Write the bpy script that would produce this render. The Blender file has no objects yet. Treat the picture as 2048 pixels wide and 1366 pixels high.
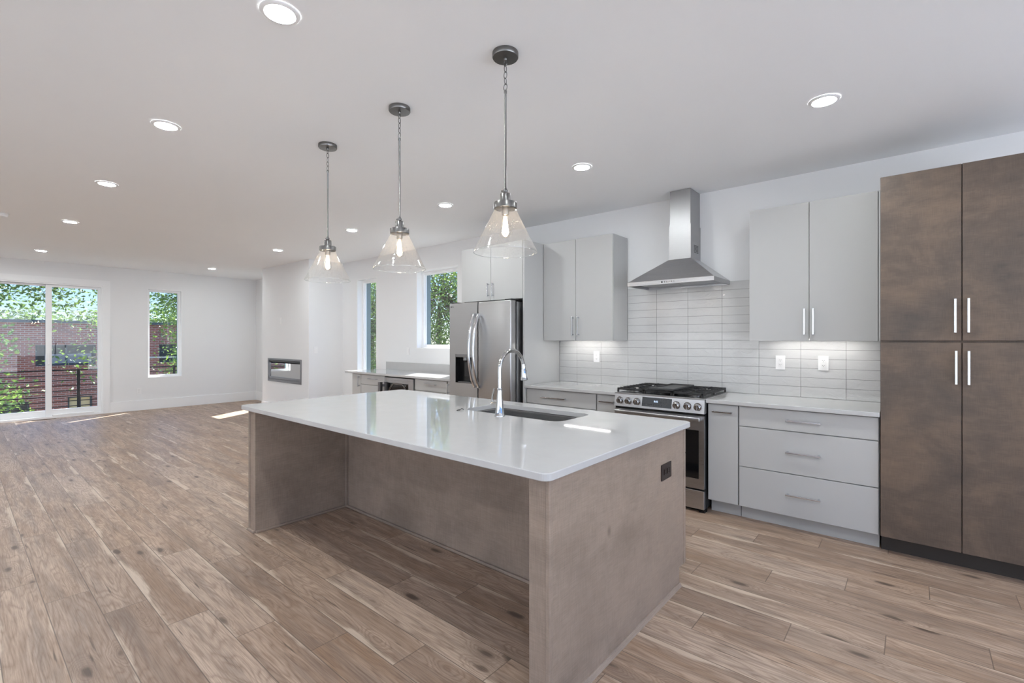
import bpy, bmesh, math, random
from mathutils import Vector, Matrix
import numpy as np

random.seed(7)
S = bpy.context.scene
COL = S.collection
# ------------------------------------------------------------------ camera
cam_data = bpy.data.cameras.new('camera')
cam = bpy.data.objects.new('camera', cam_data)
COL.objects.link(cam)
cam.location = (0, 0, 1.39)
cam.rotation_euler = (math.radians(90), 0, math.radians(40.237))
cam_data.sensor_width = 36.0
cam_data.lens = 949.2 / 2048 * 36.0
cam_data.shift_y = -3.78 / 2048
cam_data.clip_start = 0.05
S.camera = cam
# ------------------------------------------------------------------ view, sky, sun
S.view_settings.view_transform = 'Standard'
S.view_settings.look = 'None'
S.view_settings.gamma = 1
S.view_settings.use_curve_mapping = False
S.view_settings.exposure = 0.82
S.cycles.max_bounces = 12
S.cycles.diffuse_bounces = 6
S.cycles.transparent_max_bounces = 16
S.cycles.sample_clamp_indirect = 6.0

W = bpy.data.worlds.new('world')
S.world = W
W.use_nodes = True
wn = W.node_tree
sky = wn.nodes.new('ShaderNodeTexSky')
sky.sky_type = 'NISHITA'
sky.sun_disc = False
sky.sun_elevation = math.radians(49)
sky.sun_rotation = math.radians(-31)
sky.air_density = 1.0
sky.dust_density = 0.3
sky.ozone_density = 1.5
tintn = wn.nodes.new('ShaderNodeMix')
tintn.data_type, tintn.blend_type = 'RGBA', 'MULTIPLY'
tintn.inputs[0].default_value = 1.0
tintn.inputs[7].default_value = (0.64, 0.78, 1.06, 1)
wn.links.new(sky.outputs[0], tintn.inputs[6])
wn.links.new(tintn.outputs[2], wn.nodes['Background'].inputs[0])
# sky strength raised above the horizon to light the floor through the windows
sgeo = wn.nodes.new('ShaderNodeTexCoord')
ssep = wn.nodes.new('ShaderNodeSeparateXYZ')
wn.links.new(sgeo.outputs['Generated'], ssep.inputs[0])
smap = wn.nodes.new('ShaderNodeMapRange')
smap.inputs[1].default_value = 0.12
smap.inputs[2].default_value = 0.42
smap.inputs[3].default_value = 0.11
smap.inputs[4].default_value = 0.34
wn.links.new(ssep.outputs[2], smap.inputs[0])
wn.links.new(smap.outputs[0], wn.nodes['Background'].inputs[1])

sun_data = bpy.data.lights.new('sun', 'SUN')
sun = bpy.data.objects.new('sun', sun_data)
COL.objects.link(sun)
sun_data.energy = 13.0
sun_data.angle = math.radians(0.53)
sun_data.color = (1.0, 0.98, 0.96)
SUN_DIR = Vector((0.45, -0.741, -1.0)).normalized()
sun.rotation_euler = SUN_DIR.to_track_quat('-Z', 'Y').to_euler()
sun.location = (-8, 14, 16)

LAMP_POWER = 5.5          # watts out of each recessed lamp
# ------------------------------------------------------------------ materials
M = {}


class NT:
    """small helper over a node tree"""
    def __init__(s, name):
        s.mat = bpy.data.materials.new(name)
        s.mat.use_nodes = True
        s.t = s.mat.node_tree
        s.b = s.t.nodes['Principled BSDF']
        s.out = s.t.nodes['Material Output']

    def n(s, typ, **kw):
        nd = s.t.nodes.new(typ)
        for k, v in kw.items():
            setattr(nd, k, v)
        return nd

    def l(s, a, b):
        s.t.links.new(a, b)

    def put(s, sock, v):
        if isinstance(v, bpy.types.NodeSocket):
            s.l(v, sock)
        else:
            sock.default_value = v

    def math(s, op, a, b=0.0, c=0.0, clamp=False):
        nd = s.n('ShaderNodeMath', operation=op)
        nd.use_clamp = clamp
        for i, v in enumerate((a, b, c)):
            s.put(nd.inputs[i], v)
        return nd.outputs[0]

    def vec(s, x, y, z=0.0):
        nd = s.n('ShaderNodeCombineXYZ')
        for i, v in enumerate((x, y, z)):
            s.put(nd.inputs[i], v)
        return nd.outputs[0]

    def mix(s, f, a, b, mode='MIX'):
        nd = s.n('ShaderNodeMix', data_type='RGBA', blend_type=mode)
        s.put(nd.inputs[0], f)
        for i, v in ((6, a), (7, b)):
            if isinstance(v, tuple) and len(v) == 3:
                v = (*v, 1)
            s.put(nd.inputs[i], v)
        return nd.outputs[2]

    def coord(s):
        return s.n('ShaderNodeTexCoord').outputs['Object']

    def noise(s, vec, scale, detail=2.0, rough=0.5, dist=0.0):
        nd = s.n('ShaderNodeTexNoise')
        if vec is not None:
            s.l(vec, nd.inputs['Vector'])
        nd.inputs['Scale'].default_value = scale
        nd.inputs['Detail'].default_value = detail
        nd.inputs['Roughness'].default_value = rough
        nd.inputs['Distortion'].default_value = dist
        return nd.outputs['Fac']

    def map(s, v, a, b, c=0.0, d=1.0, smooth=False):
        nd = s.n('ShaderNodeMapRange')
        if smooth:
            nd.interpolation_type = 'SMOOTHSTEP'
        s.put(nd.inputs[0], v)
        for i, q in enumerate((a, b, c, d)):
            s.put(nd.inputs[i + 1], q)
        return nd.outputs[0]

    def bump(s, h, strength, dist=0.01):
        nd = s.n('ShaderNodeBump')
        nd.inputs['Strength'].default_value = strength
        nd.inputs['Distance'].default_value = dist
        s.l(h, nd.inputs['Height'])
        s.l(nd.outputs[0], s.b.inputs['Normal'])

    def stretch(s, sx, sy, sz):
        nd = s.n('ShaderNodeMapping')
        s.l(s.coord(), nd.inputs[0])
        nd.inputs['Scale'].default_value = (sx, sy, sz)
        return nd.outputs[0]


def simple(name, col, rough=0.5, metal=0.0, var=0.04, scale=6.0, bump=0.0, bscale=200, spec=None, coat=0.0):
    """painted / moulded surface: a colour with faint uneven tone"""
    n = NT(name)
    f = n.noise(n.coord(), scale, 3)
    lo = tuple(c * (1 - var) for c in col)
    hi = tuple(min(1, c * (1 + var)) for c in col)
    n.l(n.mix(f, lo, hi), n.b.inputs['Base Color'])
    n.b.inputs['Roughness'].default_value = rough
    n.b.inputs['Metallic'].default_value = metal
    if spec is not None:
        n.b.inputs['Specular IOR Level'].default_value = spec
    if coat:
        n.b.inputs['Coat Weight'].default_value = coat
        n.b.inputs['Coat Roughness'].default_value = 0.1
    if bump:
        n.bump(n.noise(n.coord(), bscale, 2), bump, 0.002)
    M[name] = n.mat
    return n.mat


simple('wall_paint', (0.78, 0.785, 0.79), 0.75, var=0.012, scale=2, bump=0.08, bscale=350)
simple('ceiling_paint', (0.875, 0.885, 0.895), 0.85, var=0.012, scale=1.5, bump=0.08, bscale=300)
simple('trim_paint', (0.84, 0.845, 0.85), 0.4, var=0.01)
simple('vinyl', (0.86, 0.865, 0.87), 0.35, var=0.01)
simple('cabinet_paint', (0.46, 0.46, 0.454), 0.42, var=0.015, scale=2)
simple('cabinet_shell', (0.44, 0.44, 0.434), 0.5, var=0.015, scale=2)
simple('quartz_plain', (0.80, 0.80, 0.80), 0.1, var=0.02)
simple('plastic_white', (0.82, 0.82, 0.82), 0.3, var=0.01)
simple('plastic_dark', (0.02, 0.02, 0.021), 0.4)
simple('plastic_black', (0.008, 0.008, 0.009), 0.25)
simple('black_glass', (0.006, 0.006, 0.007), 0.05, spec=0.5)
simple('cast_iron', (0.022, 0.022, 0.023), 0.55, bump=0.3, bscale=500)
simple('griddle_iron', (0.055, 0.055, 0.056), 0.45, bump=0.2, bscale=300)
simple('chrome', (0.58, 0.585, 0.59), 0.07, metal=1.0, var=0.01)
simple('chrome_bar', (0.66, 0.68, 0.71), 0.16, metal=1.0, var=0.01)
simple('nickel', (0.2, 0.197, 0.194), 0.3, metal=1.0, var=0.05)
simple('bronze', (0.05, 0.035, 0.03), 0.35, metal=0.6, var=0.1)
simple('black_metal', (0.009, 0.009, 0.010), 0.6, spec=0.2)
simple('dark_pane', (0.02, 0.022, 0.026), 0.35)
simple('grout', (0.2, 0.2, 0.2), 0.9, bump=0.3)
simple('teal_jamb', (0.13, 0.175, 0.175), 0.6)
simple('bark', (0.10, 0.08, 0.062), 0.9, var=0.4, scale=15)
simple('deck_board', (0.22, 0.2, 0.18), 0.8, var=0.2)
simple('tan_panel', (0.55, 0.42, 0.22), 0.7, var=0.15, scale=3)
simple('roof_cap', (0.05, 0.065, 0.075), 0.5)
simple('street', (0.16, 0.17, 0.15), 0.95, var=0.3, scale=1)
simple('pale_paving', (0.78, 0.77, 0.75), 0.9, var=0.05)
simple('buff_render', (0.36, 0.355, 0.345), 0.9, var=0.05)
simple('stone_band', (0.45, 0.42, 0.38), 0.8, var=0.1)
simple('shade_curtain', (0.22, 0.22, 0.23), 0.7, var=0.4, scale=1.2)
simple('cavity', (0.03, 0.03, 0.03), 0.7)


def brushed(name, col, rough, axis, amount=0.25):
    n = NT(name)
    st = {'x': (1.5, 700, 700), 'z': (700, 700, 1.5), 'y': (700, 1.5, 700)}[axis]
    f = n.noise(n.stretch(*st), 2.0, 3, 0.6)
    n.l(n.mix(f, tuple(c * 0.86 for c in col), tuple(min(1, c * 1.1) for c in col)), n.b.inputs['Base Color'])
    n.b.inputs['Metallic'].default_value = 1.0
    n.l(n.map(f, 0.2, 0.8, rough * (1 - amount), rough * (1 + amount)), n.b.inputs['Roughness'])
    n.bump(f, 0.02, 0.0005)
    M[name] = n.mat


brushed('steel', (0.50, 0.50, 0.51), 0.30, 'x')
brushed('steel_upright', (0.42, 0.42, 0.425), 0.42, 'z')
brushed('steel_dark', (0.30, 0.30, 0.31), 0.3, 'x')
brushed('fridge_steel', (0.47, 0.47, 0.475), 0.36, 'x', 0.15)
brushed('sink_steel', (0.46, 0.46, 0.46), 0.3, 'x')


def emitter(name, col, strength):
    n = NT(name)
    e = n.n('ShaderNodeEmission')
    e.inputs[0].default_value = (*col, 1)
    e.inputs[1].default_value = strength
    n.l(e.outputs[0], n.out.inputs[0])
    M[name] = n.mat


emitter('lamp_lens', (0.955, 1.0, 1.01), LAMP_POWER / (math.pi * math.pi * 0.0575 ** 2))
emitter('filament', (1.0, 0.76, 0.54), 60.0)
emitter('led_strip', (1.0, 0.97, 0.93), 22.0)
emitter('hood_bulb', (1.0, 0.97, 0.92), 40.0)
emitter('display_blue', (0.6, 0.75, 1.0), 1.3)


def pane(name, tint=(1, 1, 1), rough=0.0, extra=0.0, ior=1.5, seeds=False, body=0.0, bodycol=(0.8, 0.8, 0.78)):
    """thin clear sheet: lets light straight through, mirrors at grazing angles"""
    n = NT(name)
    fr = n.n('ShaderNodeFresnel')
    geo = n.n('ShaderNodeNewGeometry')
    n.l(n.map(geo.outputs['Backfacing'], 0, 1, ior, 1.0 / ior), fr.inputs[0])
    tr = n.n('ShaderNodeBsdfTransparent')
    tr.inputs[0].default_value = (*tint, 1)
    gl = n.n('ShaderNodeBsdfGlossy')
    gl.inputs['Roughness'].default_value = rough
    gl.inputs[0].default_value = (0.95, 0.95, 0.95, 1)
    through = tr.outputs[0]
    if seeds:
        sp = n.n('ShaderNodeTexVoronoi')
        sp.inputs['Scale'].default_value = 170
        n.l(n.coord(), sp.inputs['Vector'])
        spot = n.map(sp.outputs['Distance'], 0.12, 0.3, 1.0, 0.0)
        cl = n.noise(n.coord(), 18, 3)
        spot = n.math('MULTIPLY', spot, n.map(cl, 0.42, 0.62))
        df = n.n('ShaderNodeBsdfTranslucent')
        df.inputs[0].default_value = (*bodycol, 1)
        d2 = n.n('ShaderNodeBsdfDiffuse')
        d2.inputs[0].default_value = (*bodycol, 1)
        a = n.n('ShaderNodeAddShader')
        mm = n.n('ShaderNodeMixShader')
        mm.inputs[0].default_value = 0.5
        n.l(df.outputs[0], mm.inputs[1])
        n.l(d2.outputs[0], mm.inputs[2])
        m0 = n.n('ShaderNodeMixShader')
        n.l(n.math('ADD', n.math('MULTIPLY', spot, 0.5), body, clamp=True), m0.inputs[0])
        n.l(tr.outputs[0], m0.inputs[1])
        n.l(mm.outputs[0], m0.inputs[2])
        through = m0.outputs[0]
        bp = n.n('ShaderNodeBump')
        bp.inputs['Strength'].default_value = 0.25
        bp.inputs['Distance'].default_value = 0.004
        n.l(n.noise(n.coord(), 40, 2), bp.inputs['Height'])
        n.l(bp.outputs[0], gl.inputs['Normal'])
    mx = n.n('ShaderNodeMixShader')
    n.l(n.math('ADD', fr.outputs[0], extra, clamp=True), mx.inputs[0])
    n.l(through, mx.inputs[1])
    n.l(gl.outputs[0], mx.inputs[2])
    n.l(mx.outputs[0], n.out.inputs[0])
    M[name] = n.mat


pane('window_glass', (0.97, 0.985, 0.98), 0.0, 0.0, ior=1.38)
pane('seeded_glass', (0.95, 0.955, 0.95), 0.03, 0.02, seeds=True, body=0.06)
pane('bulb_glass', (0.98, 0.97, 0.95), 0.0, 0.02)
pane('fire_glass', (0.35, 0.35, 0.36), 0.02, 0.5)


def quartz():
    n = NT('quartz')
    c = n.coord()
    f = n.noise(c, 1.6, 5, 0.6, 1.5)
    vein = n.math('ABSOLUTE', n.math('SUBTRACT', f, 0.5))
    v = n.map(vein, 0.0, 0.018, 1.0, 0.0)
    m = n.math('MULTIPLY', v, n.map(n.noise(c, 2.3, 2), 0.5, 0.68))
    base = n.mix(n.noise(c, 9, 3), (0.48, 0.48, 0.478), (0.52, 0.52, 0.518))
    n.l(n.mix(n.math('MULTIPLY', m, 0.35), base, (0.48, 0.46, 0.44)), n.b.inputs['Base Color'])
    n.b.inputs['Roughness'].default_value = 0.035
    n.b.inputs['Specular IOR Level'].default_value = 0.55
    M['quartz'] = n.mat


quartz()


def stained(name, dark, mid, light, rough=0.42):
    """blotchy stained maple veneer with a faint linen-like cross weave"""
    n = NT(name)
    c = n.coord()
    blot = n.noise(c, 2.6, 5, 0.62, 0.6)
    blot2 = n.noise(n.stretch(3, 3, 9), 2.0, 3, 0.6)
    f = n.math('ADD', n.math('MULTIPLY', blot, 0.72), n.math('MULTIPLY', blot2, 0.28))
    col = n.mix(n.map(f, 0.34, 0.52), dark, mid)
    col = n.mix(n.map(f, 0.5, 0.68), col, light)
    w1 = n.noise(n.stretch(420, 420, 14), 1.0, 2)
    w2 = n.noise(n.stretch(14, 14, 420), 1.0, 2)
    weave = n.math('ADD', n.math('MULTIPLY', w1, 0.5), n.math('MULTIPLY', w2, 0.5))
    k = n.map(weave, 0.35, 0.65, 0.84, 1.14)
    nd = n.n('ShaderNodeVectorMath', operation='SCALE')
    n.l(col, nd.inputs[0])
    n.l(k, nd.inputs['Scale'])
    kn = n.n('ShaderNodeTexVoronoi')
    kn.inputs['Scale'].default_value = 2.1
    n.l(n.stretch(1, 1, 0.7), kn.inputs['Vector'])
    spot = n.math('MULTIPLY', n.map(kn.outputs['Distance'], 0.012, 0.045, 1, 0), 0.55)
    n.l(n.mix(spot, nd.outputs[0], tuple(x * 0.35 for x in dark)), n.b.inputs['Base Color'])
    n.l(n.map(blot, 0.3, 0.7, rough - 0.06, rough + 0.1), n.b.inputs['Roughness'])
    n.bump(weave, 0.06, 0.001)
    M[name] = n.mat


stained('pantry_wood', (0.072, 0.055, 0.045), (0.120, 0.086, 0.065), (0.176, 0.121, 0.085))
stained('island_wood', (0.23, 0.178, 0.142), (0.295, 0.23, 0.184), (0.345, 0.265, 0.208))
simple('pantry_toe', (0.03, 0.024, 0.02), 0.5, var=0.1)


def floor_mat():
    n = NT('plank_floor')
    sep = n.n('ShaderNodeSeparateXYZ')
    n.l(n.coord(), sep.inputs[0])
    x, y = sep.outputs[0], sep.outputs[1]
    ry = n.math('DIVIDE', n.math('SUBTRACT', y, 0.317), 0.18)
    row = n.math('FLOOR', ry)
    v = n.math('SUBTRACT', ry, row)
    ux = n.math('DIVIDE', n.math('ADD', n.math('SUBTRACT', x, n.math('MULTIPLY', row, 0.358)), 3.486), 1.267)
    colm = n.math('FLOOR', ux)
    u = n.math('SUBTRACT', ux, colm)
    wn_ = n.n('ShaderNodeTexWhiteNoise', noise_dimensions='2D')
    n.l(n.vec(row, colm), wn_.inputs['Vector'])
    sc = n.n('ShaderNodeSeparateXYZ')
    n.l(wn_.outputs['Color'], sc.inputs[0])
    r1, r2, r3 = sc.outputs
    ox = n.math('ADD', x, n.math('MULTIPLY', r1, 37.0))
    oy = n.math('ADD', n.math('MULTIPLY', v, 0.18), n.math('MULTIPLY', r2, 23.0))
    # knots
    vor = n.n('ShaderNodeTexVoronoi')
    vor.inputs['Scale'].default_value = 1.0
    wrp = n.noise(n.vec(n.math('MULTIPLY', ox, 9.0), n.math('MULTIPLY', oy, 30.0), 3.0), 1.0, 3.0, 0.6)
    n.l(n.vec(n.math('MULTIPLY_ADD', ox, 2.6, n.math('MULTIPLY', wrp, 0.16)), n.math('MULTIPLY_ADD', oy, 7.5, n.math('MULTIPLY', wrp, 0.16))), vor.inputs['Vector'])
    vs = n.n('ShaderNodeSeparateXYZ')
    n.l(vor.outputs['Color'], vs.inputs[0])
    kd = n.math('ADD', vor.outputs['Distance'], n.map(vs.outputs[0], 0.28, 0.36, 0.6, 0.0))
    # growth rings: contours of a stretched field, pulled round the knots
    fld = n.noise(n.vec(n.math('MULTIPLY', ox, 1.3), n.math('MULTIPLY', oy, 8.0)), 1.0, 2.0, 0.5, 0.25)
    pull = n.math('MULTIPLY', n.map(kd, 0.0, 0.45, 1.0, 0.0, True), 0.42)
    fld = n.math('ADD', fld, pull)
    ph = n.math('FRACT', n.math('MULTIPLY', fld, 13.0))
    ring = n.math('POWER', n.math('ABSOLUTE', n.math('SUBTRACT', n.math('MULTIPLY', ph, 2.0), 1.0)), 2.2)
    fine = n.noise(n.vec(n.math('MULTIPLY', ox, 6.0), n.math('MULTIPLY', oy, 170.0)), 1.0, 4.0, 0.65)
    tone = n.noise(n.vec(n.math('MULTIPLY', ox, 0.9), n.math('MULTIPLY', oy, 9.0)), 1.0, 3.0, 0.6, 0.4)
    grey = n.noise(n.vec(n.math('MULTIPLY', ox, 1.4), n.math('MULTIPLY', oy, 14.0), 5.0), 1.0, 3.0, 0.6)
    base = n.mix(n.map(tone, 0.34, 0.64), (0.34, 0.22, 0.142), (0.57, 0.42, 0.31))
    base = n.mix(n.math('MULTIPLY', r3, 0.68), base, n.mix(r1, (0.66, 0.52, 0.41), (0.32, 0.23, 0.175)))
    base = n.mix(n.math('MULTIPLY', n.map(grey, 0.46, 0.66), 0.6), base, (0.215, 0.165, 0.135))
    base = n.mix(n.math('MULTIPLY', n.math('MULTIPLY', ring, n.map(tone, 0.30, 0.55, 0.3, 1.0)), 0.48), base, (0.18, 0.10, 0.06))
    base = n.mix(n.map(fine, 0.40, 0.68, 0.0, 0.52), base, (0.15, 0.092, 0.06))
    # pale sapwood along one or both plank edges
    for side, off in ((0.0, 0.0), (1.0, 40.0)):
        edge = n.math('ABSOLUTE', n.math('SUBTRACT', v, side))
        wob = n.noise(n.vec(n.math('MULTIPLY', ox, 1.1), n.math('MULTIPLY_ADD', r1, 9.0, off)), 1.0, 4.0, 0.55)
        lim = n.map(wob, 0.46, 0.70, -0.06, 0.27)
        sap = n.map(n.math('SUBTRACT', lim, edge), -0.015, n.map(fine, 0.3, 0.7, 0.05, 0.16), 0.0, 1.0, True)
        base = n.mix(n.math('MULTIPLY', sap, 0.8), base, n.mix(fine, (0.70, 0.58, 0.46), (0.56, 0.44, 0.335)))
    kspot = n.map(n.math('ADD', kd, n.math('MULTIPLY', fine, 0.14)), 0.14, 0.24, 1.0, 0.0, True)
    base = n.mix(n.math('MULTIPLY', kspot, n.map(fine, 0.2, 0.6, 1.0, 0.8)), base, (0.045, 0.030, 0.022))
    halo = n.math('MULTIPLY', n.map(kd, 0.06, 0.30, 1.0, 0.0, True), 0.34)
    base = n.mix(halo, base, (0.17, 0.115, 0.085))
    # dark cracks along the grain
    crk = n.noise(n.vec(n.math('MULTIPLY', ox, 2.6), n.math('MULTIPLY', oy, 48.0), 9.0), 1.0, 3.0, 0.6)
    base = n.mix(n.map(crk, 0.63, 0.72, 0.0, 0.8), base, (0.10, 0.066, 0.048))
    # joints
    gy = n.math('MINIMUM', v, n.math('SUBTRACT', 1.0, v))
    gx = n.math('MULTIPLY', n.math('MINIMUM', u, n.math('SUBTRACT', 1.0, u)), 1.267 / 0.18)
    gap = n.map(n.math('MINIMUM', gy, gx), 0.006, 0.016, 1.0, 0.0)
    base = n.mix(n.math('MULTIPLY', gap, 0.85), base, (0.14, 0.10, 0.075))
    n.l(base, n.b.inputs['Base Color'])
    n.l(n.map(fine, 0.3, 0.7, 0.36, 0.48), n.b.inputs['Roughness'])
    n.b.inputs['Specular IOR Level'].default_value = 0.36
    n.bump(n.math('SUBTRACT', n.math('MULTIPLY', fine, -0.25), gap), 0.25, 0.0012)
    M['plank_floor'] = n.mat


floor_mat()


def tile_mat():
    n = NT('tile')
    c = n.coord()
    n.l(n.mix(n.noise(n.stretch(2, 2, 8), 3, 3), (0.52, 0.525, 0.525), (0.58, 0.58, 0.575)), n.b.inputs['Base Color'])
    n.b.inputs['Roughness'].default_value = 0.1
    n.bump(n.noise(n.stretch(1, 1, 1.4), 16, 2, 0.5, 0.8), 0.5, 0.006)
    M['tile'] = n.mat


tile_mat()


def brick_mat():
    n = NT('brick')
    sep = n.n('ShaderNodeSeparateXYZ')
    n.l(n.coord(), sep.inputs[0])
    br = n.n('ShaderNodeTexBrick')
    n.l(n.vec(sep.outputs[1], sep.outputs[2]), br.inputs['Vector'])
    br.inputs['Scale'].default_value = 1.0
    br.inputs['Brick Width'].default_value = 0.21
    br.inputs['Row Height'].default_value = 0.072
    br.inputs['Mortar Size'].default_value = 0.008
    br.inputs['Color1'].default_value = (0.34, 0.115, 0.075, 1)
    br.inputs['Color2'].default_value = (0.21, 0.07, 0.05, 1)
    br.inputs['Mortar'].default_value = (0.42, 0.34, 0.29, 1)
    n.l(n.mix(n.math('MULTIPLY', n.noise(n.coord(), 0.8, 3), 0.3), br.outputs[0], (0.14, 0.07, 0.05)), n.b.inputs['Base Color'])
    n.b.inputs['Roughness'].default_value = 0.9
    M['brick'] = n.mat


brick_mat()


def leaf_mat(name, a, b, c):
    n = NT(name)
    f = n.noise(n.coord(), 1.3, 3, 0.6)
    g = n.noise(n.coord(), 14, 2)
    col = n.mix(n.map(f, 0.35, 0.65), a, b)
    col = n.mix(n.map(g, 0.52, 0.66), col, c)
    n.l(col, n.b.inputs['Base Color'])
    n.b.inputs['Roughness'].default_value = 0.45
    tl = n.n('ShaderNodeBsdfTranslucent')
    n.l(n.mix(0.5, col, c), tl.inputs[0])
    mx = n.n('ShaderNodeMixShader')
    mx.inputs[0].default_value = 0.34
    n.l(n.b.outputs[0], mx.inputs[1])
    n.l(tl.outputs[0], mx.inputs[2])
    n.l(mx.outputs[0], n.out.inputs[0])
    M[name] = n.mat


leaf_mat('leaf_mid', (0.035, 0.075, 0.025), (0.085, 0.16, 0.04), (0.26, 0.38, 0.07))
leaf_mat('leaf_bright', (0.07, 0.14, 0.035), (0.20, 0.33, 0.07), (0.38, 0.52, 0.11))
leaf_mat('leaf_dark', (0.05, 0.10, 0.04), (0.11, 0.20, 0.06), (0.30, 0.42, 0.10))

# ------------------------------------------------------------------ mesh helpers
WORLD = {}


def wloc(o):
    return WORLD.get(o.name, Vector((0, 0, 0)))


class MB:
    def __init__(s):
        s.bm = bmesh.new()

    def box(s, a, b, bev=0.0, seg=2):
        lo = [min(a[i], b[i]) for i in range(3)]
        hi = [max(a[i], b[i]) for i in range(3)]
        vs = [s.bm.verts.new((x, y, z)) for x in (lo[0], hi[0]) for y in (lo[1], hi[1]) for z in (lo[2], hi[2])]
        fs = [s.bm.faces.new([vs[i] for i in q]) for q in
              ((0, 1, 3, 2), (4, 6, 7, 5), (0, 4, 5, 1), (2, 3, 7, 6), (0, 2, 6, 4), (1, 5, 7, 3))]
        if bev:
            es = list({e for f in fs for e in f.edges})
            bmesh.ops.bevel(s.bm, geom=es, offset=bev, segments=seg, affect='EDGES', profile=0.5)
        return s

    def hexa(s, bot, top):
        """solid between two quads"""
        v = [s.bm.verts.new(p) for p in bot] + [s.bm.verts.new(p) for p in top]
        s.bm.faces.new(v[3::-1])
        s.bm.faces.new(v[4:])
        for i in range(4):
            j = (i + 1) % 4
            s.bm.faces.new((v[i], v[j], v[4 + j], v[4 + i]))
        return s

    def tube(s, pts, r, n=12, caps=True, closed=False):
        pts = [Vector(p) for p in pts]
        k = len(pts)
        rs = r if isinstance(r, (list, tuple)) else [r] * k
        tang = []
        for i in range(k):
            if closed:
                t = pts[(i + 1) % k] - pts[i - 1]
            elif i == 0:
                t = pts[1] - pts[0]
            elif i == k - 1:
                t = pts[-1] - pts[-2]
            else:
                t = (pts[i + 1] - pts[i]).normalized() + (pts[i] - pts[i - 1]).normalized()
            if t.length < 1e-9:
                t = tang[-1] if tang else Vector((0, 0, 1))
            tang.append(t.normalized())
        ref = Vector((0, 0, 1)) if abs(tang[0].z) < 0.9 else Vector((1, 0, 0))
        nrm = tang[0].cross(ref).normalized()
        rings = []
        for i in range(k):
            nrm = nrm - tang[i] * nrm.dot(tang[i])
            nrm.normalize()
            bi = tang[i].cross(nrm)
            rings.append([s.bm.verts.new(pts[i] + (nrm * math.cos(a) + bi * math.sin(a)) * max(rs[i], 1e-5))
                          for a in (2 * math.pi * q / n for q in range(n))])
        rng = range(k if closed else k - 1)
        for i in rng:
            A, B = rings[i], rings[(i + 1) % k]
            for q in range(n):
                w = (q + 1) % n
                s.bm.faces.new((A[q], A[w], B[w], B[q]))
        if caps and not closed:
            s.bm.faces.new(rings[0][::-1])
            s.bm.faces.new(rings[-1])
        return s

    def lathe(s, c, prof, n=40, caps=True):
        """profile [(r, z)] about the vertical through c"""
        rings = []
        for r, z in prof:
            rings.append([s.bm.verts.new((c[0] + r * math.cos(2 * math.pi * q / n), c[1] + r * math.sin(2 * math.pi * q / n), c[2] + z)) for q in range(n)])
        for i in range(len(rings) - 1):
            for q in range(n):
                w = (q + 1) % n
                s.bm.faces.new((rings[i][q], rings[i][w], rings[i + 1][w], rings[i + 1][q]))
        if caps:
            s.bm.faces.new(rings[0][::-1])
            s.bm.faces.new(rings[-1])
        return s

    def cells(s, mp, a0, a1, z0, z1, d0, d1, holes):
        """slab in the plane (a, z) with thickness d0..d1 and rectangular holes; mp maps (a, d, z) to a point"""
        A = sorted({a0, a1, *[h[0] for h in holes], *[h[1] for h in holes]})
        Z = sorted({z0, z1, *[h[2] for h in holes], *[h[3] for h in holes]})
        A = [q for q in A if a0 <= q <= a1]
        Z = [q for q in Z if z0 <= q <= z1]

        def solid(i, j):
            if not (0 <= i < len(A) - 1 and 0 <= j < len(Z) - 1):
                return False
            am, zm = (A[i] + A[i + 1]) / 2, (Z[j] + Z[j + 1]) / 2
            return not any(h[0] < am < h[1] and h[2] < zm < h[3] for h in holes)
        cache = {}

        def V(a, d, z):
            key = (round(a, 5), round(d, 5), round(z, 5))
            if key not in cache:
                cache[key] = s.bm.verts.new(mp(a, d, z))
            return cache[key]
        for i in range(len(A) - 1):
            for j in range(len(Z) - 1):
                if not solid(i, j):
                    continue
                p, q, r, t = A[i], A[i + 1], Z[j], Z[j + 1]
                s.bm.faces.new((V(p, d0, r), V(q, d0, r), V(q, d0, t), V(p, d0, t)))
                s.bm.faces.new((V(p, d1, t), V(q, d1, t), V(q, d1, r), V(p, d1, r)))
                if not solid(i - 1, j):
                    s.bm.faces.new((V(p, d0, t), V(p, d1, t), V(p, d1, r), V(p, d0, r)))
                if not solid(i + 1, j):
                    s.bm.faces.new((V(q, d0, r), V(q, d1, r), V(q, d1, t), V(q, d0, t)))
                if not solid(i, j - 1):
                    s.bm.faces.new((V(p, d0, r), V(p, d1, r), V(q, d1, r), V(q, d0, r)))
                if not solid(i, j + 1):
                    s.bm.faces.new((V(q, d0, t), V(q, d1, t), V(p, d1, t), V(p, d0, t)))
        return s

    def build(s, name, mat, parent=None, smooth=None, recalc=True):
        if recalc:
            bmesh.ops.recalc_face_normals(s.bm, faces=s.bm.faces)
        off = wloc(parent) if parent else Vector((0, 0, 0))
        if parent:
            bmesh.ops.translate(s.bm, verts=s.bm.verts, vec=-off)
        me = bpy.data.meshes.new(name)
        s.bm.to_mesh(me)
        s.bm.free()
        me.materials.append(M[mat] if isinstance(mat, str) else mat)
        if smooth:
            me.shade_smooth()
            me.set_sharp_from_angle(angle=math.radians(smooth))
        o = bpy.data.objects.new(name, me)
        COL.objects.link(o)
        WORLD[o.name] = off
        if parent:
            o.parent = parent
        return o


def tag(o, label, cat, group=None, kind=None):
    o['label'] = label
    o['category'] = cat
    if group:
        o['group'] = group
    if kind:
        o['kind'] = kind
    return o


def thing(name, loc, label, cat, group=None, kind=None):
    o = bpy.data.objects.new(name, None)
    COL.objects.link(o)
    o.location = loc
    o.empty_display_size = 0.1
    WORLD[o.name] = Vector(loc)
    return tag(o, label, cat, group, kind)


def struct(mb, name, mat, label, cat, smooth=None):
    return tag(mb.build(name, mat, smooth=smooth), label, cat, kind='structure')


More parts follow.
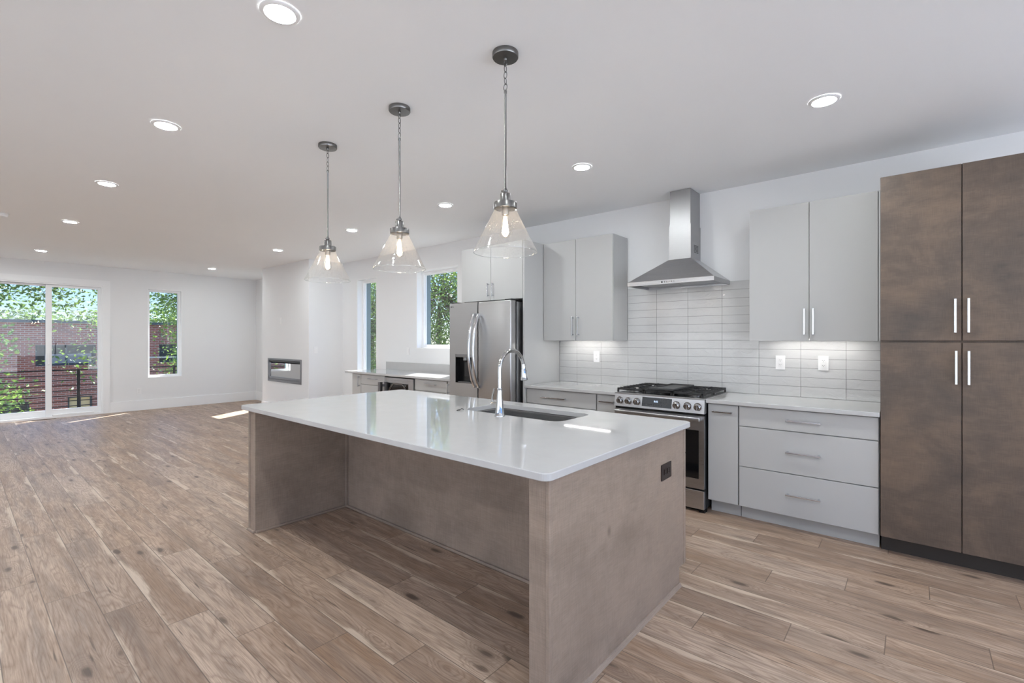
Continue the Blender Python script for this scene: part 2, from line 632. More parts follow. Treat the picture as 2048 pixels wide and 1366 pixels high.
def dup(root, loc, label):
    r = root.copy()
    COL.objects.link(r)
    r.location = loc
    r['label'] = label

    def rec(src, dst):
        for ch in list(src.children):
            c = ch.copy()
            COL.objects.link(c)
            c.parent = dst
            if ch.get('label'):
                c['label'] = ch['label']
            rec(ch, c)
    rec(root, r)
    return r


def text(body, name, size, loc, rot, mat, parent, extrude=0.0005, align='CENTER'):
    c = bpy.data.curves.new(name, 'FONT')
    c.body = body
    c.size = size
    c.align_x = align
    c.align_y = 'CENTER'
    c.extrude = extrude
    c.materials.append(M[mat])
    tmp = bpy.data.objects.new(name, c)
    me = bpy.data.meshes.new_from_object(tmp)
    bpy.data.objects.remove(tmp)
    o = bpy.data.objects.new(name, me)
    COL.objects.link(o)
    o.location = Vector(loc) - wloc(parent)
    o.rotation_euler = rot
    o.parent = parent
    WORLD[o.name] = Vector(loc)
    return o


# ------------------------------------------------------------------ the setting
XL, XR, YB, YF, ZC = -11.62, 3.4, 4.558, -2.7, 2.7625
WT = 0.24
backmap = lambda a, d, z: (a, YB + d, z)
leftmap = lambda a, d, z: (XL - d, a, z)
frontmap = lambda a, d, z: (a, YF - d, z)
rightmap = lambda a, d, z: (XR + d, a, z)

W1 = (-7.386, -6.80, 0.64, 2.43)      # narrow window by the chase
W2 = (-5.754, -4.845, 1.255, 2.43)    # window over the bar counter
W3 = (-10.78, -10.19, 0.64, 2.43)     # window behind the chase
W4 = (2.52, 3.105, 0.625, 2.405)      # narrow window of the far wall
DR = (0.35, 1.84, 0.0, 2.39)          # sliding door
W5 = (-2.5, 4.3, 0.05, 2.68)          # unseen wide window added to the right wall for fill light
W6 = (-5.0, 2.2, 0.05, 2.6)       # unseen wide window added behind the camera to let in fill light

struct(MB().box((XL - WT, YF - WT, -0.25), (XR + WT, YB + WT, 0.0)), 'floor', 'plank_floor', 'wide knotty oak plank floor of the whole room', 'floor')
struct(MB().box((XL - WT, YF - WT, ZC), (XR + WT, YB + WT, ZC + 0.3)), 'ceiling', 'ceiling_paint', 'flat white painted ceiling', 'ceiling')
struct(MB().cells(backmap, XL - WT, XR + WT, 0, ZC, 0, WT, [W1, W2, W3]), 'wall_back', 'wall_paint', 'white wall behind the kitchen cabinets and bar counter', 'wall')
struct(MB().cells(leftmap, YF - WT, YB, 0, ZC, 0, WT, [W4, DR]), 'wall_left', 'wall_paint', 'white far wall with the sliding door and narrow window', 'wall')
struct(MB().cells(frontmap, XL, XR + WT, 0, ZC, 0, WT, [W6]), 'wall_front', 'wall_paint', 'white wall with an added wide window behind the camera', 'wall')
struct(MB().cells(rightmap, YF, YB, 0, ZC, 0, WT, [W5]), 'wall_right', 'wall_paint', 'white end wall with an added wide window right of the pantry', 'wall')

# fireplace chase (hole for the insert)
CH0, CH1, CHY = -9.712, -7.85, 3.929
FP = (-9.441, -8.106, 0.605, 1.04)
chm = lambda a, d, z: (a, CHY + d, z)
mb = MB().cells(chm, CH0, CH1, 0, ZC, 0, 0.12, [FP])
mb.box((CH0, CHY + 0.12, 0), (CH0 + 0.1, YB, ZC)).box((CH1 - 0.1, CHY + 0.12, 0), (CH1, YB, ZC))
struct(mb, 'wall_chase', 'wall_paint', 'boxed out white chimney breast holding the fireplace', 'wall')

BH, BT = 0.195, 0.016
struct(MB().box((XL, 1.945, 0), (XL + BT, YB, BH), 0.003).box((XL, YF, 0), (XL + BT, 0.245, BH), 0.003),
       'baseboard_left', 'trim_paint', 'tall white baseboard along the far wall', 'baseboard')
struct(MB().box((XL + BT, YB - BT, 0), (CH0, YB, BH), 0.003).box((CH1, YB - BT, 0), (-6.52, YB, BH), 0.003),
       'baseboard_back', 'trim_paint', 'white baseboard pieces on the back wall either side of the chase', 'baseboard')
struct(MB().box((CH0 - BT, CHY - BT, 0), (CH1 + BT, CHY, BH), 0.003).box((CH0 - BT, CHY, 0), (CH0, YB - BT, BH)).box((CH1, CHY, 0), (CH1 + BT, YB - BT, BH)),
       'baseboard_chase', 'trim_paint', 'white baseboard wrapped round the fireplace chase', 'baseboard')


def window(name, mp, a0, a1, z0, z1, label, fw=0.05, rec=0.10, jamb=True):
    c = mp((a0 + a1) / 2, 0.1, z0)
    t = thing(name, c, label, 'window', kind='structure')
    g = 0.0
    mb = MB().cells(mp, a0, a1, z0, z1, rec, rec + 0.055, [(a0 + fw, a1 - fw, z0 + fw, z1 - fw)])
    # an inner glazing bead
    mb.cells(mp, a0 + fw - 0.004, a1 - fw + 0.004, z0 + fw - 0.004, z1 - fw + 0.004, rec + 0.028, rec + 0.05,
             [(a0 + fw + 0.01, a1 - fw - 0.01, z0 + fw + 0.01, z1 - fw - 0.01)])
    mb.build('frame', 'vinyl', t)
    # painted returns lining the opening
    e = 0.012
    MB().cells(mp, a0 - 0.0, a1 + 0.0, z0, z1, 0.0005, rec, [(a0 + e, a1 - e, z0 + e, z1 - e)]).build('reveal_lining', 'trim_paint', t)
    p = MB()
    q = [mp(a0 + fw + 0.005, rec + 0.036, z0 + fw + 0.005), mp(a1 - fw - 0.005, rec + 0.040, z1 - fw - 0.005)]
    p.box(q[0], q[1]).build('glass_pane', 'window_glass', t)
    if jamb:
        MB().cells(mp, a0, a1, z0, z1, rec + 0.056, WT + 0.012, [(a0 + 0.03, a1 - 0.03, z0 + 0.03, z1 - 0.03)]).build('outer_jamb', 'teal_jamb', t)
    return t


window('window_1', backmap, *W1, 'tall narrow window at the left end of the bar counter')
window('window_2', backmap, *W2, 'window over the bar counter left of the refrigerator')
window('window_3', backmap, *W3, 'tall narrow window of the back wall hidden behind the chase')
window('window_4', leftmap, *W4, 'tall narrow window of the far wall right of the sliding door', fw=0.045, rec=0.07)
window('added_window_5', rightmap, *W5, 'unseen wide window added to the end wall for fill light, right of the pantry', jamb=False)
window('added_window_6', frontmap, *W6, 'unseen wide window added to the wall behind the camera for fill light', jamb=False)


# sliding door
t = thing('door_1', (XL, 1.1, 0), 'white framed sliding glass door to the balcony', 'door', kind='structure')
mb = MB()
mb.cells(leftmap, DR[0] - 0.095, DR[1] + 0.105, 0, DR[3] + 0.105, -0.018, 0.0, [(DR[0], DR[1], -1, DR[3])])
mb.build('casing', 'trim_paint', t)
MB().cells(leftmap, DR[0], DR[1], 0, DR[3], 0.0, WT, [(DR[0] + 0.022, DR[1] - 0.022, 0.03, DR[3] - 0.022)]).build('frame', 'vinyl', t)
d = MB().cells(leftmap, 1.075, 1.82, 0.03, 2.365, 0.05, 0.09, [(1.155, 1.775, 0.145, 2.325)]).build('sliding_panel', 'vinyl', t)
MB().box((XL - 0.068, 1.15, 0.14), (XL - 0.072, 1.78, 2.33)).build('glass_pane', 'window_glass', d)
MB().box((XL - 0.05, 1.10, 0.95), (XL - 0.028, 1.125, 1.15), 0.006).build('handle', 'vinyl', d)
d = MB().cells(leftmap, 0.372, 1.15, 0.03, 2.365, 0.10, 0.14, [(0.44, 1.083, 0.135, 2.335)]).build('fixed_panel', 'vinyl', t)
MB().box((XL - 0.118, 0.435, 0.13), (XL - 0.122, 1.088, 2.34)).build('glass_pane', 'window_glass', d)
MB().box((XL - 0.001, 1.16, 0.03), (XL - 0.05, 1.72, 0.058), 0.003).build('track', 'trim_paint', t)

# ------------------------------------------------------------------ hardware
HB = 0.006


def pull(mb, x, z, y, length, vertical, h=0.032):
    """square bar pull in front of a face at y"""
    L = length / 2
    if vertical:
        mb.box((x - HB, y - h - HB, z - L), (x + HB, y - h + HB, z + L), 0.0015)
        for s in (-1, 1):
            mb.box((x - HB, y - h, z + s * (L - 0.012) - HB), (x + HB, y, z + s * (L - 0.012) + HB))
    else:
        mb.box((x - L, y - h - HB, z - HB), (x + L, y - h + HB, z + HB), 0.0015)
        for s in (-1, 1):
            mb.box((x + s * (L - 0.012) - HB, y - h, z - HB), (x + s * (L - 0.012) + HB, y, z + HB))
    return mb


def cabinet(name, label, cat, x0, x1, yf, yb, z0, z1, fronts, mat='cabinet_paint', shell='cabinet_shell', toe=None,
            handle='chrome_bar', hlen=0.2, group=None, toemat=None, recess=0.0):
    """fronts: (kind, x0, x1, z0, z1, handle spec) with handle spec ('v'|'h', x, z, length) or None"""
    t = thing(name, ((x0 + x1) / 2, yf, 0 if toe else z0), label, cat, group)
    zb = toe if toe else z0
    cb = MB().box((x0, yf + 0.0205, zb + recess), (x1, yb, z1))
    if recess:
        cb.box((x0, yf + 0.0205, zb), (x0 + 0.016, yb, zb + recess)).box((x1 - 0.016, yf + 0.0205, zb), (x1, yb, zb + recess))
    cb.build('carcass', shell, t)
    if toe:
        MB().box((x0 + 0.002, yf + 0.085, 0), (x1 - 0.002, yb, toe)).build('toe_kick', toemat or shell, t)
    for kind, a, b, c, d_, hs in fronts:
        f = MB().box((a, yf, c), (b, yf + 0.019, d_), 0.0015).build(kind, mat, t)
        if hs:
            pull(MB(), hs[1], hs[2], yf, hs[3], hs[0] == 'v').build('handle', handle, f)
    return t


G = 0.002
YC = 3.93     # face of the base cabinets
# right base units
cabinet('base_cabinet', 'narrow white pull-out cabinet between range and drawer unit', 'cabinet', -1.262, -1.036, YC, 4.545, 0.10, 0.882,
        [('door', -1.26, -1.038, 0.109, 0.876, ('h', -1.147, 0.82, 0.15))], toe=0.107)
cabinet('drawer_cabinet', 'wide white three-drawer base cabinet beside the brown pantry', 'cabinet', -1.034, -0.172, YC, 4.545, 0.10, 0.882,
        [('drawer', -1.028, -0.176, 0.727, 0.876, ('h', -0.601, 0.803, 0.215)),
         ('drawer', -1.028, -0.176, 0.418, 0.721, ('h', -0.601, 0.573, 0.215)),
         ('drawer', -1.028, -0.176, 0.109, 0.412, ('h', -0.601, 0.266, 0.215))], toe=0.107)
# middle base units
cabinet('drawer_cabinet', 'white drawer cabinet between refrigerator and range', 'cabinet', -3.124, -2.28, YC, 4.545, 0.10, 0.882,
        [('drawer', -3.118, -2.287, 0.727, 0.876, ('h', -2.77, 0.801, 0.30)),
         ('drawer', -3.118, -2.287, 0.418, 0.721, ('h', -2.70, 0.573, 0.30)),
         ('drawer', -3.118, -2.287, 0.109, 0.412, ('h', -2.70, 0.266, 0.30))], toe=0.107)
cabinet('base_cabinet', 'narrow white pull-out cabinet at the left side of the range', 'cabinet', -2.278, -2.064, YC, 4.545, 0.10, 0.882,
        [('door', -2.275, -2.066, 0.109, 0.876, ('h', -2.165, 0.815, 0.15))], toe=0.107)
# bar units
cabinet('base_cabinet', 'narrow white bar cabinet with a vertical pull at the counter end', 'cabinet', -6.50, -6.264, YC, 4.535, 0.10, 0.882,
        [('door', -6.498, -6.268, 0.109, 0.876, ('v', -6.295, 0.77, 0.155))], toe=0.107)
cabinet('drawer_cabinet', 'white bar drawer cabinet left of the beverage cooler', 'cabinet', -6.262, -5.652, YC, 4.535, 0.10, 0.882,
        [('drawer', -6.259, -5.655, 0.735, 0.876, ('h', -5.93, 0.825, 0.21)),
         ('drawer', -6.259, -5.655, 0.425, 0.729, ('h', -5.93, 0.58, 0.21)),
         ('drawer', -6.259, -5.655, 0.109, 0.419, ('h', -5.93, 0.27, 0.21))], toe=0.107)
cabinet('drawer_cabinet', 'white bar drawer cabinet right of the beverage cooler', 'cabinet', -4.998, -4.36, YC, 4.535, 0.10, 0.882,
        [('drawer', -4.995, -4.375, 0.733, 0.876, ('h', -4.665, 0.82, 0.21)),
         ('drawer', -4.995, -4.375, 0.425, 0.727, ('h', -4.665, 0.58, 0.21)),
         ('drawer', -4.995, -4.375, 0.109, 0.419, ('h', -4.665, 0.27, 0.21))], toe=0.107)
cabinet('base_cabinet', 'narrow white bar cabinet tucked against the refrigerator', 'cabinet', -4.358, -4.13, YC, 4.535, 0.10, 0.882,
        [('door', -4.355, -4.133, 0.109, 0.876, ('v', -4.33, 0.79, 0.12))], toe=0.107)
# wall units
YU = 4.23
ZU0, ZU1 = 1.379, 2.443
cabinet('wall_cabinet', 'pale grey two-door wall cabinet against the brown pantry', 'cabinet', -1.030, -0.19, YU, 4.545, ZU0, ZU1,
        [('door', -1.028, -0.611, ZU0, ZU1 - 0.001, ('v', -0.637, 1.527, 0.2)), ('door', -0.607, -0.192, ZU0, ZU1 - 0.001, ('v', -0.579, 1.527, 0.2))], recess=0.026)
MB().box((-0.188, YU, ZU0), (-0.1685, 4.545, ZU1)).build('wall_cabinet_filler', 'cabinet_paint')
tag(bpy.data.objects['wall_cabinet_filler'], 'slim pale filler strip between right wall cabinet and pantry', 'filler strip')
cabinet('wall_cabinet', 'pale grey two-door wall cabinet left of the range hood', 'cabinet', -3.122, -2.273, YU, 4.545, ZU0, ZU1,
        [('door', -3.12, -2.706, ZU0, ZU1 - 0.001, ('v', -2.733, 1.53, 0.2)), ('door', -2.702, -2.275, ZU0, ZU1 - 0.001, ('v', -2.667, 1.53, 0.2))], recess=0.026)
YFC = 3.895
cabinet('wall_cabinet', 'pale grey two-door cabinet above the refrigerator', 'cabinet', -4.076, -3.148, YFC, 4.545, 1.828, ZU1,
        [('door', -4.074, -3.608, 1.828, ZU1 - 0.001, ('v', -3.633, 1.945, 0.15)), ('door', -3.604, -3.15, 1.828, ZU1 - 0.001, ('v', -3.566, 1.945, 0.15))])
o = MB().box((-3.146, YFC, 0), (-3.126, 4.545, ZU1), 0.001).build('end_panel', 'cabinet_paint')
tag(o, 'tall pale grey panel standing at the right side of the refrigerator', 'panel')
# pantry
t = cabinet('pantry_cabinet', 'tall dark brown four-door pantry cabinet at the right end', 'cabinet', -0.166, 0.61, 3.913, 4.545, 0.11, 2.448,
            [('door', -0.164, 0.2185, 1.384, 2.446, ('v', 0.19, 1.533, 0.205)), ('door', 0.2235, 0.608, 1.384, 2.446, ('v', 0.248, 1.533, 0.205)),
             ('door', -0.164, 0.2185, 0.11, 1.371, ('v', 0.194, 1.222, 0.203)), ('door', 0.2235, 0.608, 0.11, 1.371, ('v', 0.249, 1.222, 0.203))],
            mat='pantry_wood', shell='pantry_wood', toe=0.11, toemat='pantry_toe', handle='chrome')


def rrect(x0, x1, y0, y1, r, n=6):
    out = []
    for cx, cy, a0 in ((x1 - r, y1 - r, 0), (x0 + r, y1 - r, 90), (x0 + r, y0 + r, 180), (x1 - r, y0 + r, 270)):
        for i in range(n + 1):
            a = math.radians(a0 + 90 * i / n)
            out.append((cx + r * math.cos(a), cy + r * math.sin(a)))
    return out


def slab(outer, z0, z1, hole=None, e=0.003):
    """counter slab with eased top and bottom edges and an optional cut-out"""
    mb = MB()
    bm = mb.bm

    def inset(poly, k):
        cx = sum(p[0] for p in poly) / len(poly)
        cy = sum(p[1] for p in poly) / len(poly)
        return [(p[0] - k * (1 if p[0] > cx else -1), p[1] - k * (1 if p[1] > cy else -1)) for p in poly]

    def loop(poly, z):
        return [bm.verts.new((x, y, z)) for x, y in poly]

    def wall(A, B):
        for i in range(len(A)):
            j = (i + 1) % len(A)
            bm.faces.new((A[i], A[j], B[j], B[i]))

    def edges(Lp):
        r = []
        for i in range(len(Lp)):
            a, b = Lp[i], Lp[(i + 1) % len(Lp)]
            ed = bm.edges.get((a, b))
            r.append(ed or bm.edges.new((a, b)))
        return r
    o0, o1, o2, o3 = loop(inset(outer, e), z0), loop(outer, z0 + e), loop(outer, z1 - e), loop(inset(outer, e), z1)
    wall(o0, o1)
    wall(o1, o2)
    wall(o2, o3)
    te, be = edges(o3), edges(o0)
    if hole:
        h0, h1, h2 = loop(hole, z0), loop(hole, z1 - 0.002), loop(inset(hole, -0.002), z1)
        wall(h0, h1)
        wall(h1, h2)
        te += edges(h2)
        be += edges(h0)
    bmesh.ops.triangle_fill(bm, use_beauty=True, edges=te)
    bmesh.ops.triangle_fill(bm, use_beauty=True, edges=be)
    return mb


ZT0, ZT1 = 0.884, 0.914
o = slab(rrect(-1.268, -0.168, 3.893, 4.545, 0.004, 2), ZT0, ZT1).build('countertop', 'quartz')
tag(o, 'white quartz countertop between the range and the brown pantry', 'countertop')
o = slab(rrect(-3.124, -2.062, 3.893, 4.545, 0.004, 2), ZT0, ZT1).build('countertop', 'quartz')
tag(o, 'white quartz countertop between the refrigerator and the range', 'countertop')
o = slab(rrect(-6.65, -4.13, 3.893, 4.533, 0.006, 2), ZT0, ZT1).build('countertop', 'quartz')
tag(o, 'white quartz bar countertop under the windows', 'countertop')
o = MB().box((-6.505, 4.535, 0.884), (-4.13, 4.556, 1.036), 0.002).build('backsplash_slab', 'quartz')
tag(o, 'low white quartz upstand along the back of the bar counter', 'backsplash')

# tiled backsplash
GX = [-3.124, -2.889, -2.578, -2.267, -1.956, -1.645, -1.335, -1.028, -0.714, -0.405, -0.1685]
GZ = [0.9145] + [0.925 + 0.0763 * k for k in range(1, 14)]
mb = MB().box((-3.124, 4.549, 0.9145), (-0.1685, 4.557, 1.376)).box((-2.267, 4.549, 1.376), (-1.031, 4.557, 1.917))
grout = mb.build('wall_backsplash', 'grout')
tag(grout, 'white stacked tile backsplash behind the range and counters', 'backsplash', kind='structure')
mb = MB()
rnd = random.Random(3)
for i in range(len(GX) - 1):
    for j in range(len(GZ) - 1):
        if GZ[j] > 1.37 and not (3 <= i <= 6):
            continue
        z1 = GZ[j + 1]
        if not (3 <= i <= 6):
            z1 = min(z1, 1.376)
        g = 0.0013
        a, b = GX[i] + g, GX[i + 1] - g
        if i == 6:
            b = min(b, -1.0325) if GZ[j] > 1.37 else b
        y = 4.5455
        tl = [rnd.uniform(-0.0006, 0.0006) for _ in range(4)]
        bot = [(a, y + tl[0], GZ[j] + g), (b, y + tl[1], GZ[j] + g), (b, y + tl[2], z1 - g), (a, y + tl[3], z1 - g)]
        top = [(p[0], 4.549, p[2]) for p in bot]
        mb.hexa(bot, top)
mb.build('tiles', 'tile', grout)

# ------------------------------------------------------------------ island
IX0, IX1, IY0, IY1 = -3.745, -0.985, 1.357, 2.785
SK = (-2.36, -1.565, 2.262, 2.645)
t = thing('kitchen_island', (-2.36, 2.4, 0), 'long brown stained kitchen island with an open seating recess', 'kitchen island')
PX = ((-3.71, -3.607), (-1.108, -1.012))
MB().box((PX[0][1], 2.132, 0.0), (PX[1][0], 2.15, 0.883)).build('back_panel', 'island_wood', t)
MB().cells(lambda a, d, z: (a, d, z), PX[0][1], PX[1][0], 0.1, 0.883, 2.15, 2.742, []).build('carcass', 'cabinet_shell', t).hide_render = False
bpy.data.objects.remove(bpy.data.objects['carcass.%03d' % max(int(o.name.split('.')[1]) for o in bpy.data.objects if o.name.startswith('carcass.'))])
# open box carcass so that the sink has room inside
mb = MB().box((PX[0][1], 2.15, 0.1), (PX[1][0], 2.742, 0.12)).box((PX[0][1], 2.722, 0.12), (PX[1][0], 2.742, 0.883))
mb.build('carcass', 'island_wood', t)
MB().box((PX[0][1], 2.655, 0), (PX[1][0], 2.67, 0.1)).build('toe_kick', 'pantry_toe', t)
yz = lambda a, d, z: (d, a, z)
for k, (a, b) in enumerate(PX):
    # end panel with the toe notch at the kitchen side
    prof = [(1.41, 0), (2.66, 0), (2.66, 0.1), (2.744, 0.1), (2.744, 0.883), (1.41, 0.883)]
    mb = MB()
    A = [mb.bm.verts.new((a, y, z)) for y, z in prof]
    B = [mb.bm.verts.new((b, y, z)) for y, z in prof]
    mb.bm.faces.new(A)
    mb.bm.faces.new(B[::-1])
    for i in range(6):
        j = (i + 1) % 6
        mb.bm.faces.new((A[i], A[j], B[j], B[i]))
    mb.build('end_panel', 'island_wood', t)
    out = a if k == 0 else b
    s = -1 if k == 0 else 1
    # rounded corner bead on the outer front edge and a flat fillet inside
    mb = MB().box((out - s * 0.016, 1.403, 0.0), (out + s * 0.004, 1.426, 0.883), 0.004, 3)
    mb.build('corner_trim', 'island_wood', t)
    MB().box((out - s * 0.004, 2.722, 0.1), (out + s * 0.003, 2.748, 0.883), 0.002).build('corner_trim', 'island_wood', t)
    inner = b if k == 0 else a
    mb = MB().box((inner + s * -0.0, 2.112, 0.0), (inner - s * 0.02, 2.132, 0.883), 0.004)
    mb.build('inner_trim', 'island_wood', t)
    mb = MB().hexa([(out, 1.395, 0), (out + s * 0.016, 1.395, 0), (out + s * 0.016, 2.66, 0), (out, 2.66, 0)],
                   [(out, 1.395, 0.019), (out + s * 0.005, 1.395, 0.019), (out + s * 0.005, 2.66, 0.019), (out, 2.66, 0.019)])
    mb.box((a - 0.001, 1.394, 0), (b + 0.001, 1.41, 0.018), 0.004)
    q0, q1 = sorted((inner, inner - s * 0.016))
    mb.box((q0, 1.41, 0), (q1, 2.12, 0.018), 0.005)
    mb.build('shoe_moulding', 'island_wood', t)
MB().box((PX[0][1] + 0.016, 2.116, 0), (PX[1][0] - 0.016, 2.132, 0.018), 0.005).build('shoe_moulding', 'island_wood', t)
nx = 4
wd = (PX[1][1] - PX[0][0]) / nx
for k in range(nx):
    a = PX[0][0] + k * wd + 0.002
    b = a + wd - 0.004
    dr = MB().box((a, 2.746, 0.735), (b, 2.765, 0.878), 0.0015).build('drawer', 'island_wood', t)
    MB().box((a + wd / 2 - 0.1, 2.79, 0.80), (a + wd / 2 + 0.1, 2.80, 0.81)).box((a + wd / 2 - 0.09, 2.765, 0.80), (a + wd / 2 - 0.08, 2.79, 0.81)).box((a + wd / 2 + 0.08, 2.765, 0.80), (a + wd / 2 + 0.09, 2.79, 0.81)).build('handle', 'chrome_bar', dr)
    dd = MB().box((a, 2.746, 0.105), (b, 2.765, 0.729), 0.0015).build('door', 'island_wood', t)
    hx = b - 0.03
    MB().box((hx, 2.79, 0.5), (hx + 0.01, 2.80, 0.7)).box((hx, 2.765, 0.51), (hx + 0.01, 2.79, 0.52)).box((hx, 2.765, 0.68), (hx + 0.01, 2.79, 0.69)).build('handle', 'chrome_bar', dd)

o = slab(rrect(IX0, IX1, IY0, IY1, 0.035, 6), ZT0, ZT1, hole=rrect(*SK, 0.075, 6)).build('countertop', 'quartz')
tag(o, 'long white quartz slab with a sink cut-out on the brown island', 'countertop')

# sink
t = thing('kitchen_sink', (-1.96, 2.45, 0.68), 'undermount stainless steel sink set into the island counter', 'sink')
o_ = rrect(SK[0] - 0.004, SK[1] + 0.004, SK[2] - 0.004, SK[3] + 0.004, 0.078, 6)
i_ = rrect(SK[0] + 0.006, SK[1] - 0.006, SK[2] + 0.006, SK[3] - 0.006, 0.07, 6)
f_ = rrect(SK[0] + 0.02, SK[1] - 0.02, SK[2] + 0.02, SK[3] - 0.02, 0.06, 6)
mb = MB()
bm = mb.bm
rim = rrect(SK[0] - 0.02, SK[1] + 0.02, SK[2] - 0.02, SK[3] + 0.02, 0.08, 6)
loops = [[bm.verts.new((x, y, z)) for x, y in p] for p, z in ((rim, 0.8835), (o_, 0.8835), (i_, 0.876), (i_, 0.70), (f_, 0.685))]
for A, B in zip(loops, loops[1:]):
    for i in range(len(A)):
        j = (i + 1) % len(A)
        bm.faces.new((A[i], A[j], B[j], B[i]))
bm.faces.new(loops[-1])
ob = mb.build('basin', 'sink_steel', t, smooth=40)
md = ob.modifiers.new('wall', 'SOLIDIFY')
md.thickness = 0.002
md.offset = -1
MB().lathe((-1.96, 2.5, 0.6855), [(0.045, 0), (0.045, 0.003), (0.035, 0.004), (0.03, 0.001), (0.005, 0.001)]).build('drain', 'chrome', t, smooth=40)

# faucet
FX, FY = -1.962, 2.2
t = thing('kitchen_faucet', (FX, FY, ZT1), 'chrome gooseneck pull-down faucet standing by the island sink', 'faucet')
MB().lathe((FX, FY, ZT1), [(0.032, 0), (0.032, 0.006), (0.028, 0.012), (0.0275, 0.03), (0.0255, 0.035), (0.0215, 0.09), (0.0165, 0.155), (0.0155, 0.166)]).build('body', 'chrome', t, smooth=35)
path = [(FX, FY, ZT1 + 0.16), (FX, FY, 1.15), (FX, FY, 1.235)]
R = 0.118
cy, cz = FY + R, 1.215
path = [(FX, FY, ZT1 + 0.16), (FX, FY, 1.14)]
for i in range(0, 15):
    a = math.radians(180 - i * 12.0)
    path.append((FX, cy + R * math.cos(a), cz - 0.013 + R * math.sin(a)))
MB().tube(path, 0.0128, 18).build('spout', 'chrome', t, smooth=50)
MB().tube([(FX, FY, ZT1 + 0.163), (FX, FY, ZT1 + 0.166), (FX, FY, ZT1 + 0.172), (FX, FY, ZT1 + 0.175)], [0.0155, 0.0175, 0.0175, 0.0145], 20).build('collar', 'chrome', t, smooth=40)
e0 = Vector(path[-1])
dv = (Vector(path[-1]) - Vector(path[-2])).normalized()
dv = Vector((0, 0.10, -1)).normalized()
hd = MB().tube([e0 - dv * 0.004, e0 + dv * 0.03, e0 + dv * 0.034, e0 + dv * 0.075, e0 + dv * 0.10, e0 + dv * 0.104], [0.0145, 0.0150, 0.0165, 0.021, 0.0245, 0.0225], 20).build('spray_head', 'chrome', t, smooth=35)
MB().box(e0 + dv * 0.05 + Vector((-0.006, 0.017, -0.012)), e0 + dv * 0.05 + Vector((0.006, 0.0245, 0.012)), 0.002).build('spray_button', 'plastic_dark', hd)
kn = MB().tube([(FX - 0.015, FY, 0.987), (FX - 0.05, FY, 0.985), (FX - 0.062, FY, 0.985), (FX - 0.068, FY, 0.985)], [0.0165, 0.0175, 0.0165, 0.008], 18).build('lever_hub', 'chrome', t, smooth=35)
MB().tube([(FX - 0.052, FY, 0.995), (FX - 0.06, FY - 0.004, 1.02), (FX - 0.043, FY - 0.012, 1.06), (FX - 0.03, FY - 0.016, 1.087)], [0.0065, 0.0055, 0.005, 0.006], 10).build('lever', 'chrome', kn, smooth=50)

# small dark bits lying by the sink
t = thing('loose_clip', (-2.328, 2.212, ZT1), 'small dark metal clip lying on the island left of the faucet', 'clip')
MB().tube([(-2.333, 2.186, ZT1 + 0.003), (-2.332, 2.2, ZT1 + 0.004), (-2.330, 2.212, ZT1 + 0.003)], 0.0028, 8).build('pin', 'black_metal', t)
MB().tube([(-2.329, 2.21, ZT1 + 0.004), (-2.326, 2.222, ZT1 + 0.012), (-2.324, 2.23, ZT1 + 0.009), (-2.323, 2.238, ZT1 + 0.004)], 0.0032, 8).build('spring', 'nickel', t)

# ------------------------------------------------------------------ refrigerator
FRX0, FRX1, FRG, FRY, FRT = -4.092, -3.168, -3.643, 3.722, 1.802
t = thing('refrigerator', (-3.63, 4.1, 0), 'stainless steel french-door refrigerator with an ice and water dispenser', 'refrigerator')
MB().box((FRX0 + 0.004, FRY + 0.105, 0.02), (FRX1 - 0.004, 4.50, FRT - 0.012), 0.004).build('body', 'steel_dark', t)
DISP = (-3.996, -3.735, 0.902, 1.226)
fm = lambda a, d, z: (a, FRY + d, z)
ld = MB().cells(fm, FRX0, FRG - 0.003, 0.72, FRT, 0, 0.09, [DISP]).build('door', 'fridge_steel', t)
ds = MB()
ds.box((DISP[0], FRY + 0.07, DISP[2]), (DISP[1], FRY + 0.074, DISP[3])).box((DISP[0], FRY + 0.001, DISP[2]), (DISP[0] + 0.004, FRY + 0.07, DISP[3]))
ds.box((DISP[1] - 0.004, FRY + 0.001, DISP[2]), (DISP[1], FRY + 0.07, DISP[3])).box((DISP[0], FRY + 0.001, DISP[2]), (DISP[1], FRY + 0.07, DISP[2] + 0.004))
ds = ds.build('dispenser', 'plastic_black', ld)
MB().box((DISP[0] + 0.004, FRY + 0.0005, DISP[3] - 0.035), (DISP[1] - 0.004, FRY + 0.07, DISP[3] - 0.0005), 0.002).build('dispenser_panel', 'steel_dark', ld)
MB().tube([(-3.865, FRY + 0.035, DISP[3] - 0.035), (-3.865, FRY + 0.035, DISP[3] - 0.07), (-3.865, FRY + 0.035, DISP[3] - 0.085)], [0.03, 0.03, 0.014], 16).build('spout', 'nickel', ld, smooth=40)
MB().box((-3.905, FRY + 0.055, DISP[2] + 0.07), (-3.825, FRY + 0.062, DISP[3] - 0.09), 0.003).build('lever', 'plastic_dark', ld)
MB().box((DISP[0] + 0.03, FRY + 0.01, DISP[2] + 0.004), (DISP[1] - 0.03, FRY + 0.065, DISP[2] + 0.012), 0.002).build('drip_tray', 'steel_dark', ld)
rd = MB().box((FRG + 0.003, FRY, 0.72), (FRX1, FRY + 0.09, FRT), 0.014, 3).build('door', 'fridge_steel', t, smooth=30)


